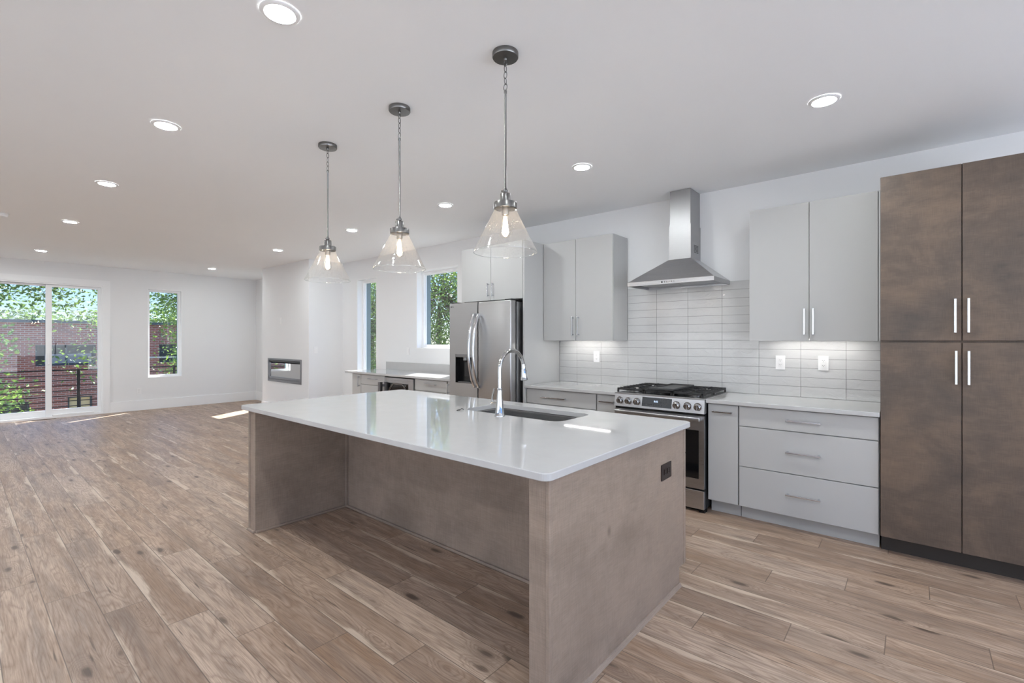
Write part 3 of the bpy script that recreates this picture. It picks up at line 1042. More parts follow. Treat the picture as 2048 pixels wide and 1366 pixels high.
def bow_handle(x, par):
    mb = MB()
    N = 18
    pts = []
    for i in range(N + 1):
        k = i / N
        z = 0.862 + k * (1.677 - 0.862)
        y = FRY - 0.012 - 0.095 * math.sin(math.pi * k) ** 0.75
        pts.append((y, z))
    w, th = 0.0145, 0.011
    rings = [[mb.bm.verts.new((x + sx * w, y + sy * th, z)) for sx, sy in ((-1, -0.55), (-0.6, -1), (0.6, -1), (1, -0.55), (1, 0.8), (-1, 0.8))] for y, z in pts]
    for A, B in zip(rings, rings[1:]):
        for q in range(6):
            v = (q + 1) % 6
            mb.bm.faces.new((A[q], A[v], B[v], B[q]))
    mb.bm.faces.new(rings[0][::-1])
    mb.bm.faces.new(rings[-1])
    mb.box((x - 0.012, FRY - 0.03, 0.865), (x + 0.012, FRY + 0.002, 0.89)).box((x - 0.012, FRY - 0.03, 1.65), (x + 0.012, FRY + 0.002, 1.674))
    return mb.build('handle', 'chrome_bar', par, smooth=50)


bow_handle(-3.678, ld)
bow_handle(-3.612, rd)
fz = MB().box((FRX0, FRY, 0.08), (FRX1, FRY + 0.09, 0.712), 0.012, 3).build('freezer_drawer', 'fridge_steel', t, smooth=30)
MB().box((FRX0 + 0.08, FRY - 0.05, 0.62), (FRX1 - 0.08, FRY - 0.03, 0.65), 0.006).box((FRX0 + 0.1, FRY - 0.03, 0.625), (FRX0 + 0.12, FRY + 0.001, 0.645)).box((FRX1 - 0.12, FRY - 0.03, 0.625), (FRX1 - 0.1, FRY + 0.001, 0.645)).build('handle', 'chrome_bar', fz)
MB().box((FRX1 - 0.10, FRY + 0.02, FRT), (FRX1 - 0.01, FRY + 0.14, FRT + 0.014), 0.003).build('hinge_cover', 'plastic_dark', t)
MB().box((FRX0 + 0.01, FRY + 0.02, FRT), (FRX0 + 0.10, FRY + 0.14, FRT + 0.014), 0.003).build('hinge_cover', 'plastic_dark', t)
MB().box((FRX0 + 0.02, FRY + 0.03, 0.0), (FRX1 - 0.02, FRY + 0.1, 0.07)).build('kick_grille', 'plastic_dark', t)
bd = MB().tube([(-4.066, FRY - 0.001, 1.764), (-4.066, FRY + 0.001, 1.764)], 0.0085, 20).build('badge', 'plastic_dark', ld)
text('LG', 'badge_letters', 0.022, (-4.036, FRY - 0.0012, 1.764), (math.radians(90), 0, 0), 'plastic_dark', ld)

# ------------------------------------------------------------------ beverage cooler in the bar
t = thing('beverage_cooler', (-5.325, 4.0, 0), 'undercounter steel beverage cooler with a glass door below the bar counter', 'beverage cooler')
MB().box((-5.648, YC + 0.03, 0.0), (-5.002, 4.5, 0.862)).build('body', 'plastic_dark', t)
dm = lambda a, d, z: (a, 3.905 + d, z)
dr = MB().cells(dm, -5.645, -5.006, 0.10, 0.868, 0, 0.05, [(-5.585, -5.10, 0.17, 0.797)]).build('door', 'steel', t)
MB().box((-5.587, 3.92, 0.168), (-5.098, 3.924, 0.799)).build('glass_pane', 'black_glass', dr)
MB().box((-5.70, 3.84, 0.3), (-5.655, 3.87, 0.80), 0.004).box((-5.69, 3.87, 0.74), (-5.63, 3.905, 0.77)).box((-5.69, 3.87, 0.34), (-5.63, 3.905, 0.37)).build('handle', 'steel_dark', dr)
MB().box((-5.655, 3.842, 0.3), (-5.625, 3.868, 0.80), 0.003).build('handle_wrap', 'plastic_dark', dr)
for off in (0.0, 0.022):
    p = [(-5.57 + off, 3.915, 0.66), (-5.53 + off, 3.914, 0.72), (-5.47 + off * 0.7, 3.912, 0.775 - off * 0.2), (-5.43, 3.912, 0.79 - off * 0.3), (-5.25, 3.912, 0.79 - off * 0.3),
         (-5.21 - off * 0.7, 3.912, 0.775 - off * 0.2), (-5.16 - off, 3.914, 0.72), (-5.11 - off, 3.915, 0.66)]
    MB().tube(p, 0.003, 8).build('wire_rack', 'chrome', t)

# ------------------------------------------------------------------ gas range
t = thing('gas_range', (-1.664, 4.2, 0), 'stainless steel slide-in gas range under the hood', 'range')
RX0, RX1 = -2.06, -1.27
MB().box((RX0 + 0.006, 3.905, 0.03), (RX1 - 0.006, 4.535, 0.895)).build('body', 'plastic_dark', t)
MB().box((RX0 + 0.006, 3.89, 0.0), (RX0 + 0.05, 3.934, 0.03)).build('foot', 'black_metal', t)
MB().box((RX1 - 0.05, 3.89, 0.0), (RX1 - 0.006, 3.934, 0.03)).build('foot', 'black_metal', t)
MB().box((RX0 + 0.004, 3.935, 0.0), (RX1 - 0.004, 3.95, 0.06)).build('base_strip', 'plastic_black', t)
mb = MB().hexa([(RX0, 3.862, 0.797), (RX1, 3.862, 0.797), (RX1, 3.93, 0.797), (RX0, 3.93, 0.797)],
               [(RX0, 3.878, 0.905), (RX1, 3.878, 0.905), (RX1, 3.93, 0.905), (RX0, 3.93, 0.905)])
cp = mb.build('control_panel', 'steel', t)
ct = MB().box((RX0 - 0.001, 3.874, 0.9055), (RX1 + 0.001, 4.54, 0.9175), 0.003).build('cooktop', 'steel', t)
MB().box((RX0 + 0.025, 3.905, 0.9178), (RX1 - 0.025, 4.52, 0.9195)).build('cooktop_well', 'plastic_black', t)
yp = lambda z: 3.862 + (z - 0.797) * (0.016 / 0.108)
mb = MB().hexa([(-1.798, yp(0.815) - 0.0015, 0.815), (-1.536, yp(0.815) - 0.0015, 0.815), (-1.536, yp(0.815) + 0.01, 0.815), (-1.798, yp(0.815) + 0.01, 0.815)],
               [(-1.796, yp(0.894) - 0.0015, 0.894), (-1.535, yp(0.894) - 0.0015, 0.894), (-1.535, yp(0.894) + 0.01, 0.894), (-1.796, yp(0.894) + 0.01, 0.894)])
dsp = mb.build('display', 'black_glass', cp)
tilt = math.radians(90) - math.atan(0.016 / 0.108)
text('8:02', 'clock_digits', 0.021, (-1.672, yp(0.862) - 0.0022, 0.862), (math.radians(81.6), 0, 0), 'display_blue', cp, 0.0002)
mk = MB()
for r in range(3):
    for c in range(3):
        mk.box((-1.628 + c * 0.02, yp(0.88 - r * 0.018) - 0.0022, 0.878 - r * 0.018), (-1.622 + c * 0.02, yp(0.88 - r * 0.018) - 0.001, 0.882 - r * 0.018))
for c in range(8):
    mk.box((-1.788 + c * 0.023, yp(0.833) - 0.0022, 0.831), (-1.776 + c * 0.023, yp(0.833) - 0.001, 0.835))
mk.build('touch_marks', 'nickel', cp)
for kx in (-2.005, -1.925, -1.844, -1.495, -1.404, -1.322):
    z = 0.851
    y = yp(z)
    kb = MB().tube([(kx, y + 0.002, z), (kx, y - 0.006, z - 0.001), (kx, y - 0.0065, z - 0.001), (kx, y - 0.030, z - 0.004), (kx, y - 0.034, z - 0.0045)],
                   [0.031, 0.031, 0.026, 0.0245, 0.021], 28).build('knob', 'chrome', cp, smooth=35)
    MB().box((kx - 0.006, y - 0.044, z - 0.026), (kx + 0.006, y - 0.033, z + 0.018), 0.002).build('knob_grip', 'chrome', kb)
MB().box((RX0 + 0.004, 3.88, 0.777), (RX1 - 0.004, 3.905, 0.797)).build('vent_slot', 'plastic_black', t)
dm = lambda a, d, z: (a, 3.872 + d, z)
od = MB().cells(dm, RX0 + 0.004, RX1 - 0.004, 0.192, 0.775, 0, 0.033, [(-2.008, -1.315, 0.272, 0.66)]).build('oven_door', 'steel', t)
MB().box((-2.009, 3.8735, 0.271), (-1.314, 3.88, 0.661)).build('oven_window', 'black_glass', od)
mb = MB()
mb.box((-2.035, 3.812, 0.738), (-1.29, 3.838, 0.772), 0.008, 3)
mb.box((-2.035, 3.83, 0.742), (-2.0, 3.873, 0.768), 0.004).box((-1.325, 3.83, 0.742), (-1.29, 3.873, 0.768), 0.004)
mb.build('handle', 'steel', od, smooth=40)
MB().box((RX0 + 0.004, 3.872, 0.03), (RX1 - 0.004, 3.905, 0.178), 0.003).build('storage_drawer', 'steel', t)
# burners and grates
for bx, by, br in ((-1.93, 4.03, 0.045), (-1.93, 4.38, 0.036), (-1.664, 4.2, 0.05), (-1.40, 4.03, 0.05), (-1.40, 4.38, 0.04)):
    b = MB().lathe((bx, by, 0.9195), [(br + 0.012, 0), (br + 0.01, 0.008), (br, 0.012)]).build('burner', 'nickel', t, smooth=40)
    MB().lathe((bx, by, 0.9315), [(br, 0), (br + 0.003, 0.004), (br - 0.004, 0.009)]).build('burner_cap', 'cast_iron', b, smooth=40)
gw = (RX1 - RX0 - 0.03) / 3
for k in range(3):
    a = RX0 + 0.015 + k * gw + 0.003
    b = a + gw - 0.006
    y0, y1, z0, z1 = 3.885, 4.505, 0.94, 0.958
    mb = MB()
    for q in ((a, y0, a + 0.013, y1), (b - 0.013, y0, b, y1), (a, y0, b, y0 + 0.013), (a, y1 - 0.013, b, y1), (a, 4.188, b, 4.201)):
        mb.box((q[0], q[1], z0), (q[2], q[3], z1), 0.003)
    m = (a + b) / 2
    for yy in (4.03, 4.37):
        mb.box((a, yy - 0.005, z0 + 0.002), (m - 0.035, yy + 0.005, z1 + 0.002)).box((m + 0.035, yy - 0.005, z0 + 0.002), (b, yy + 0.005, z1 + 0.002))
        mb.box((m - 0.005, yy - 0.15, z0 + 0.002), (m + 0.005, yy - 0.035, z1 + 0.002)).box((m - 0.005, yy + 0.035, z0 + 0.002), (m + 0.005, yy + 0.13, z1 + 0.002))
    # finger ribs along both sides
    for i in range(9):
        yy = y0 + 0.05 + i * 0.065
        mb.box((a, yy, z0 + 0.004), (a + 0.04, yy + 0.007, z1 + 0.003)).box((b - 0.04, yy, z0 + 0.004), (b, yy + 0.007, z1 + 0.003))
    for xx in (a, b - 0.013):
        for yy in (y0, y1 - 0.013, 4.188):
            mb.box((xx, yy, 0.9195), (xx + 0.013, yy + 0.013, z0))
    mb.build('grate', 'cast_iron', t)
# griddle plate lying on the middle grate
t = thing('griddle_plate', (-1.628, 4.1, 0.962), 'flat dark griddle plate lying across the middle of the gas range', 'griddle')
mb = MB().box((-1.728, 3.87, 0.9615), (-1.53, 4.365, 0.968), 0.002)
mb.build('plate', 'griddle_iron', t)
mb = MB().cells(lambda a, d, z: (a, z, d), -1.732, -1.526, 3.866, 4.369, 0.9685, 0.980, [(-1.725, -1.533, 3.90, 4.362)])
mb.build('rim', 'griddle_iron', t)

# ------------------------------------------------------------------ range hood
t = thing('range_hood', (-1.66, 4.4, 1.884), 'stainless steel pyramid range hood above the gas range', 'range hood')
HX0, HX1, HY0, HY1 = -2.05, -1.268, 4.10, 4.555
CX0, CX1, CY0 = -1.731, -1.531, 4.30
MB().hexa([(HX0, HY0, 1.922), (HX1, HY0, 1.922), (HX1, HY1, 1.922), (HX0, HY1, 1.922)],
          [(CX0 - 0.003, CY0 - 0.003, 2.127), (CX1 + 0.003, CY0 - 0.003, 2.127), (CX1 + 0.003, HY1, 2.127), (CX0 - 0.003, HY1, 2.127)]).build('canopy', 'steel', t)
MB().cells(lambda a, d, z: (a, z, d), HX0, HX1, HY0, HY1, 1.886, 1.922, [(HX0 + 0.012, HX1 - 0.012, HY0 + 0.012, HY1 - 0.012)]).build('rim', 'steel', t)
MB().box((HX0 + 0.012, HY0 + 0.012, 1.915), (HX1 - 0.012, HY1 - 0.012, 1.92)).build('underside', 'steel', t)
for k in (0, 1):
    a = HX0 + 0.06 + k * 0.335
    MB().box((a, HY0 + 0.13, 1.905), (a + 0.325, HY1 - 0.05, 1.914), 0.002).build('grease_filter', 'steel_dark', t)
for lx in (-1.853, -1.478):
    MB().lathe((lx, 4.19, 1.9085), [(0.03, 0), (0.03, 0.006)]).build('hood_light', 'hood_bulb', t)
MB().box((CX0, CY0, 2.128), (CX1, HY1, 2.44)).build('lower_chimney', 'steel_upright', t)
MB().box((CX0 + 0.006, CY0 + 0.006, 2.44), (CX1 - 0.006, HY1, ZC - 0.004)).build('upper_chimney', 'steel_upright', t)
mb = MB()
for k in range(6):
    for j in range(8):
        mb.box((CX1 - 0.001, 4.385 + j * 0.014, 2.187 + k * 0.0125), (CX1 + 0.0006, 4.394 + j * 0.014, 2.195 + k * 0.0125))
mb.build('vent_holes', 'plastic_black', t)
MB().tube([(-1.715, HY0 + 0.001, 1.904), (-1.715, HY0 - 0.004, 1.904)], 0.007, 14).build('power_button', 'plastic_black', t)
mb = MB()
for k in range(5):
    mb.tube([(-1.692 + k * 0.021, HY0 + 0.001, 1.904), (-1.692 + k * 0.021, HY0 - 0.003, 1.904)], 0.0062, 12)
mb.build('speed_buttons', 'chrome', t)

# ------------------------------------------------------------------ fireplace insert
t = thing('electric_fireplace', (-8.77, CHY + 0.05, 0.605), 'dark framed linear electric fireplace set into the white chase', 'fireplace')
MB().cells(chm, FP[0], FP[1], FP[2], FP[3], -0.012, 0.02, [(FP[0] + 0.035, FP[1] - 0.035, FP[2] + 0.045, FP[3] - 0.03)]).build('frame', 'steel_dark', t)
mb = MB().box((FP[0] + 0.01, CHY + 0.27, FP[2] + 0.01), (FP[1] - 0.01, CHY + 0.28, FP[3] - 0.01)).box((FP[0] + 0.01, CHY + 0.03, FP[2] + 0.01), (FP[1] - 0.01, CHY + 0.27, FP[2] + 0.02))
mb.box((FP[0] + 0.01, CHY + 0.03, FP[3] - 0.02), (FP[1] - 0.01, CHY + 0.27, FP[3] - 0.01)).box((FP[0] + 0.01, CHY + 0.03, FP[2] + 0.02), (FP[0] + 0.02, CHY + 0.27, FP[3] - 0.02)).box((FP[1] - 0.02, CHY + 0.03, FP[2] + 0.02), (FP[1] - 0.01, CHY + 0.27, FP[3] - 0.02))
mb.build('firebox', 'cavity', t)
MB().box((FP[0] + 0.036, CHY + 0.012, FP[2] + 0.046), (FP[1] - 0.036, CHY + 0.016, FP[3] - 0.085)).build('glass_front', 'fire_glass', t)
MB().box((FP[0] + 0.036, CHY + 0.006, FP[3] - 0.07), (FP[1] - 0.036, CHY + 0.018, FP[3] - 0.034)).build('heat_vent', 'plastic_black', t)
MB().box((FP[0] + 0.04, CHY - 0.006, FP[2] + 0.047), (FP[1] - 0.04, CHY + 0.011, FP[2] + 0.09), 0.003).build('lower_ledge', 'steel_dark', t)
MB().box((FP[1] - 0.17, CHY - 0.0075, FP[2] + 0.058), (FP[1] - 0.10, CHY - 0.006, FP[2] + 0.068)).build('control_mark', 'nickel', t)

# ------------------------------------------------------------------ wall plates
def outlet(mp, a, z, label, mat='plastic_white', w=0.072, h=0.118, kind='outlet', side=False, name='electrical_outlet'):
    """mp maps (a, d, z); d grows out of the wall"""
    t = thing(name, mp(a, 0, z), label, kind)
    if side:
        w, h = h, w
    MB().box(mp(a - w / 2, 0.0006, z - h / 2), mp(a + w / 2, 0.006, z + h / 2), 0.002).build('cover_plate', mat, t)
    dark = 'plastic_dark' if mat == 'plastic_white' else 'plastic_black'
    if kind == 'outlet':
        for s in (-1, 1):
            ca, cz = (a + s * 0.02, z) if side else (a, z + s * 0.02)
            r = MB().box(mp(ca - 0.0155, 0.006, cz - 0.0145), mp(ca + 0.0155, 0.0085, cz + 0.0145), 0.003).build('receptacle', mat, t)
            sl = MB()
            for q in (-0.0055, 0.0055):
                if side:
                    sl.box(mp(ca - 0.004, 0.008, cz + q - 0.001), mp(ca + 0.004, 0.0088, cz + q + 0.001))
                else:
                    sl.box(mp(ca + q - 0.001, 0.008, cz - 0.002), mp(ca + q + 0.001, 0.0088, cz + 0.006))
            sl.box(mp(ca - 0.002, 0.008, cz - 0.010), mp(ca + 0.002, 0.0088, cz - 0.006))
            sl.build('slots', dark, r)
    elif kind == 'switch':
        MB().box(mp(a - 0.0165, 0.006, z - 0.033), mp(a + 0.0165, 0.0095, z + 0.033), 0.002).build('rocker', mat, t)
    return t


tilem = lambda a, d, z: (a, 4.5445 - d, z)
outlet(tilem, -2.636, 1.203, 'white duplex outlet on the tiles between refrigerator and range')
outlet(tilem, -0.862, 1.196, 'left white duplex outlet on the tiles over the right counter')
outlet(tilem, -0.555, 1.20, 'white duplex outlet on the tiles nearest the brown pantry')
outlet(lambda a, d, z: (a, YB - d, z), -5.948, 1.211, 'white switch plate over the bar between the two windows', kind='switch', name='light_switch')
outlet(lambda a, d, z: (a, CHY - d, z), -8.90, 1.735, 'blank white cover plate high on the fireplace chase', kind='cover plate', name='cover_plate_blank')
outlet(lambda a, d, z: (CH1 + d, a, z), 4.048, 1.21, 'white switch plate on the side of the fireplace chase', kind='switch', name='light_switch')
outlet(lambda a, d, z: (XL + d, a, z), 2.382, 0.38, 'white duplex outlet low on the far wall below the window')
outlet(lambda a, d, z: (PX[1][1] + d, a, z), 2.469, 0.688, 'dark bronze duplex outlet on the end of the brown island', mat='bronze', w=0.085, h=0.13, side=True)

# floor register by the door
t = thing('floor_register', (-11.5, 1.03, 0), 'brown slotted floor register in front of the sliding door', 'floor register')
MB().cells(lambda a, d, z: (z, a, d), 0.88, 1.19, -11.545, -11.475, 0.0005, 0.005, [(0.9 + 0.02 * k, 0.911 + 0.02 * k, -11.535, -11.485) for k in range(14)]).build('grille', 'bronze', t)
MB().box((-11.54, 0.885, 0.0003), (-11.48, 1.185, 0.001)).build('backing', 'plastic_black', t)

# ------------------------------------------------------------------ ceiling lights
LZ = ZC
first = thing('recessed_light', (-2.029, 0.891, LZ), 'largest recessed ceiling light, at the top of the picture nearest the camera', 'ceiling light', 'recessed ceiling lights')
MB().lathe((-2.029, 0.891, LZ), [(0.078, -0.0005), (0.078, -0.004), (0.072, -0.008), (0.0605, -0.009), (0.0585, -0.003)], 48, caps=False).build('trim_ring', 'plastic_white', first, smooth=40)
MB().lathe((-2.029, 0.891, LZ), [(0.0575, -0.0065), (0.0575, -0.0045)], 48).build('lens', 'lamp_lens', first)
for x, y, lab in (
        (-3.652, 0.888, 'second recessed ceiling light of the left row, counted from the camera'),
        (-5.413, 0.885, 'third recessed ceiling light of the left row, counted from the camera'),
        (-7.479, 0.893, 'fourth recessed ceiling light of the left row, right of the smoke detector'),
        (-10.254, 0.897, 'recessed ceiling light just in front of the sliding door'),
        (-0.392, 3.235, 'recessed ceiling light nearest the brown pantry, right of the hood'),
        (-2.01, 3.235, 'recessed ceiling light between the hood and the nearest pendant'),
        (-3.64, 3.25, 'recessed ceiling light in front of the refrigerator, left of the nearest pendant'),
        (-5.368, 3.24, 'recessed ceiling light between the middle and the farthest pendant'),
        (-7.437, 3.235, 'recessed ceiling light near the right edge of the fireplace chase'),
        (-10.337, 3.25, 'farthest recessed ceiling light, left of the fireplace chase')):
    dup(first, (x, y, LZ), lab)
for x, y in ((1.25, 3.235), (1.25, 0.89), (-0.39, 0.89), (-2.03, -1.45), (-3.7, -1.45), (-5.41, -1.45), (-7.2, -1.45), (-8.8, -1.45), (-10.4, -1.45), (1.25, -1.45), (-6.4, -0.5), (-8.6, -0.5), (-10.8, -0.5)):  # out of view; camera-side rows added to brighten the far floor and ceiling
    dup(first, (x, y, LZ), 'unseen recessed ceiling light added to brighten the room, behind or beside the camera')
# smoke detector
t = thing('smoke_detector', (-7.57, 0.36, ZC), 'round white smoke detector on the ceiling at the left edge', 'smoke detector')
MB().lathe((-7.57, 0.345, ZC), [(0.066, -0.0005), (0.066, -0.012), (0.06, -0.016), (0.055, -0.034), (0.042, -0.042), (0.01, -0.043)], 32).build('housing', 'plastic_white', t, smooth=30)
MB().lathe((-7.57, 0.345, ZC - 0.0435), [(0.012, 0), (0.012, -0.002)], 16).build('test_button', 'plastic_white', t)

# ------------------------------------------------------------------ pendants
def torus_link(mb, c, a, b, r, axis):
    pts = []
    for i in range(16):
        q = 2 * math.pi * i / 16
        u, v = a * math.cos(q), b * math.sin(q)
        pts.append((c[0] + (u if axis == 'x' else 0), c[1] + (u if axis == 'y' else 0), c[2] + v))
    mb.tube(pts, r, 6, closed=True)


PXY = (-1.492, 1.714)
t = thing('pendant_light', (PXY[0], PXY[1], ZC), 'nearest of the three glass cone pendants, over the sink end of the island', 'pendant light', 'glass cone pendants over the island')
c = (PXY[0], PXY[1], ZC)
MB().lathe(c, [(0.062, -0.0005), (0.0625, -0.004), (0.0625, -0.022), (0.06, -0.0255), (0.012, -0.027)], 40).build('canopy', 'nickel', t, smooth=40)
mb = MB().lathe(c, [(0.008, -0.026), (0.009, -0.036), (0.004, -0.040)], 16)
torus_link(mb, (c[0], c[1], 2.712), 0.009, 0.013, 0.0018, 'x')
torus_link(mb, (c[0], c[1], 2.686), 0.008, 0.017, 0.0018, 'y')
torus_link(mb, (c[0], c[1], 2.656), 0.009, 0.017, 0.0018, 'x')
torus_link(mb, (c[0], c[1], 2.627), 0.007, 0.016, 0.0018, 'y')
torus_link(mb, (c[0], c[1], 2.598), 0.011, 0.016, 0.002, 'x')
mb.build('chain', 'nickel', t, smooth=60)
MB().lathe((c[0], c[1], 0), [(0.003, 2.585), (0.0075, 2.582), (0.0075, 2.57), (0.0055, 2.565), (0.0055, 2.118), (0.007, 2.115), (0.007, 2.108)], 16).build('rod', 'nickel', t, smooth=40)
MB().lathe((c[0], c[1], 2.101), [(0.0125 * math.sin(math.radians(a)) + 0.0002, -0.0125 * math.cos(math.radians(a))) for a in range(0, 181, 20)], 20).tube([(c[0] - 0.012, c[1] - 0.004, 2.101), (c[0] - 0.019, c[1] - 0.007, 2.103)], 0.004, 10).build('swivel', 'nickel', t, smooth=60)
MB().lathe((c[0], c[1], 0), [(0.006, 2.092), (0.0235, 2.0885), (0.025, 2.085), (0.025, 2.046), (0.0545, 2.045), (0.0555, 2.042), (0.0555, 2.016), (0.0535, 2.015), (0.050, 2.017), (0.050, 2.038), (0.018, 2.038)], 40).build('shade_holder', 'nickel', t, smooth=35)
mb = MB().lathe((c[0], c[1], 0), [(0.0475, 2.030), (0.050, 2.016), (0.0535, 2.008), (0.149, 1.819), (0.1525, 1.808), (0.151, 1.806)], 64, caps=False)
ob = mb.build('glass_shade', 'seeded_glass', t, smooth=60)
ri = []
for i in range(64):
    q = 2 * math.pi * i / 64
    ri.append((c[0] + 0.1518 * math.cos(q), c[1] + 0.1518 * math.sin(q), 1.8065))
M['glass_lip'] = None
pane('glass_lip', (0.9, 0.91, 0.905), 0.05, 0.12)
MB().tube(ri, 0.0018, 6, closed=True).build('shade_lip', 'glass_lip', ob, smooth=60)
MB().lathe((c[0], c[1], 0), [(0.0165, 2.038), (0.0175, 2.034), (0.0175, 1.990), (0.016, 1.986), (0.008, 1.985)], 24).build('socket', 'nickel', t, smooth=40)
bl = MB().lathe((c[0], c[1], 0), [(0.012, 1.986), (0.0135, 1.975), (0.019, 1.945), (0.0265, 1.918), (0.0285, 1.903), (0.026, 1.889), (0.017, 1.879), (0.004, 1.876)], 28).build('bulb', 'bulb_glass', t, smooth=70)
mb = MB()
for k in range(6):
    q = math.pi * k / 3
    w = math.pi / 6
    mb.tube([(c[0] + 0.005 * math.cos(q), c[1] + 0.005 * math.sin(q), 1.968), (c[0] + 0.014 * math.cos(q + w), c[1] + 0.014 * math.sin(q + w), 1.9)], 0.003, 6)
    mb.tube([(c[0] + 0.014 * math.cos(q + w), c[1] + 0.014 * math.sin(q + w), 1.9), (c[0] + 0.005 * math.cos(q + 2 * w), c[1] + 0.005 * math.sin(q + 2 * w), 1.968)], 0.003, 6)
mb.build('filament', 'filament', bl)
dup(t, (-2.322, 1.714, ZC), 'middle of the three glass cone pendants over the island')
dup(t, (-3.151, 1.714, ZC), 'farthest of the three glass cone pendants, over the left end of the island')

# under-cabinet light bars
for x0, x1, lab in ((-2.98, -2.40, 'slim light bar under the wall cabinet left of the hood'), (-0.92, -0.30, 'slim light bar under the wall cabinet beside the pantry')):
    t = thing('light_bar', ((x0 + x1) / 2, 4.42, ZU0 + 0.0255), lab, 'light bar', 'under-cabinet light bars')
    MB().box((x0, 4.40, ZU0 + 0.015), (x1, 4.445, ZU0 + 0.0255), 0.001).build('housing', 'plastic_white', t)
    MB().box((x0 + 0.01, 4.414, ZU0 + 0.012), (x1 - 0.01, 4.431, ZU0 + 0.0148)).build('diffuser', 'led_strip', t)

# ------------------------------------------------------------------ outside
GZ0 = -6.5
o = MB().box((-60, -40, GZ0 - 0.2), (20, 60, GZ0)).build('ground', 'street')
tag(o, 'street and yards far below the windows', 'ground', kind='structure')
o = MB().box((-13.0, -3.0, -0.36), (XL - WT - 0.002, 5.2, -0.24)).build('balcony_floor', 'deck_board')
tag(o, 'balcony deck outside the sliding door', 'balcony', kind='structure')
# unseen pale terrace and facades, added to bounce sunlight into the room
o = MB().box((XR + WT + 0.05, -9, -0.5), (XR + 14, 12, -0.3)).build('bounce_terrace', 'pale_paving')
tag(o, 'unseen pale terrace added beyond the end wall to bounce sunlight indoors', 'terrace', kind='structure')
o = MB().box((-18, -13, GZ0), (14, -12, 5.0)).build('bounce_facade', 'buff_render')
tag(o, 'unseen pale facade added behind the camera to bounce sunlight indoors', 'building')
o = MB().box((XR + 15, -16, GZ0), (XR + 16, 16, 4.5)).build('bounce_facade', 'pale_paving')
tag(o, 'unseen pale facade added beyond the terrace to bounce sunlight indoors', 'building')
t = thing('balcony_railing', (-12.85, 1.65, -0.24), 'black metal balcony railing with thin horizontal bars outside the sliding door', 'railing')
for y in (-1.9, -0.1, 1.66, 3.28, 4.9):
    MB().box((-12.875, y - 0.022, -0.24), (-12.83, y + 0.022, 0.80), 0.002).build('post', 'black_metal', t)
MB().box((-12.88, -1.9, 0.772), (-12.825, 4.92, 0.797), 0.003).build('top_rail', 'black_metal', t)
for k in range(9):
    z = 0.682 - k * 0.103
    MB().box((-12.86, -1.9, z - 0.008), (-12.845, 4.9, z + 0.008)).build('bar', 'black_metal', t)

# brick building across the street
BX = -24.0
t = thing('brick_building', (BX - 4, 0, GZ0), 'red brick building with a dark roof edge across from the balcony', 'building')
wins = [(1.95, 3.6, 0.44, 1.19), (2.80, 3.50, -1.9, -0.75), (0.75, 1.8, -1.9, -0.82), (-1.9, -0.3, 0.44, 1.19), (5.6, 7.2, 0.44, 1.19), (-5.5, -3.9, 0.44, 1.19)]
bmp = lambda a, d, z: (BX - d, a, z)
MB().cells(bmp, -18, 11.5, GZ0, 2.02, 0, 8, wins).build('wall', 'brick', t)
MB().box((BX + 0.08, -18.1, 2.0), (BX - 8.1, 11.6, 2.10)).build('roof_cap', 'roof_cap', t)
mb = MB()
mb.box((BX + 0.05, 3.9, 0.62), (BX - 0.05, 11.5, 0.68))
mb.build('stone_ledge', 'stone_band', t)
for k, (a, b, z0, z1) in enumerate(wins):
    f = MB().cells(bmp, a, b, z0, z1, 0.12, 0.2, [(a + 0.06, (a + b) / 2 - 0.03, z0 + 0.06, z1 - 0.05), ((a + b) / 2 + 0.03, b - 0.06, z0 + 0.06, z1 - 0.05)]).build('window_frame', 'roof_cap', t)
    MB().box((BX - 0.15, a + 0.05, z0 + 0.05), (BX - 0.16, b - 0.05, z1 - 0.04)).build('pane', 'tan_panel' if k == 1 else 'dark_pane', f)
    if k == 0:
        MB().box((BX - 0.135, a + 0.25, z0 + 0.07), (BX - 0.148, b - 0.12, z0 + 0.42)).build('blind', 'shade_curtain', f)
    mb = MB()
    n_ = int((b - a + 0.3) / 0.075)
    for i in range(n_):
        mb.box((BX + 0.012, a - 0.15 + i * 0.075 + 0.005, z1 + 0.005), (BX - 0.05, a - 0.15 + i * 0.075 + 0.067, z1 + 0.2))
        mb.box((BX + 0.02, a - 0.15 + i * 0.075 + 0.005, z0 - 0.085), (BX - 0.05, a - 0.15 + i * 0.075 + 0.067, z0 - 0.004))
    mb.build('soldier_course', 'brick', t)


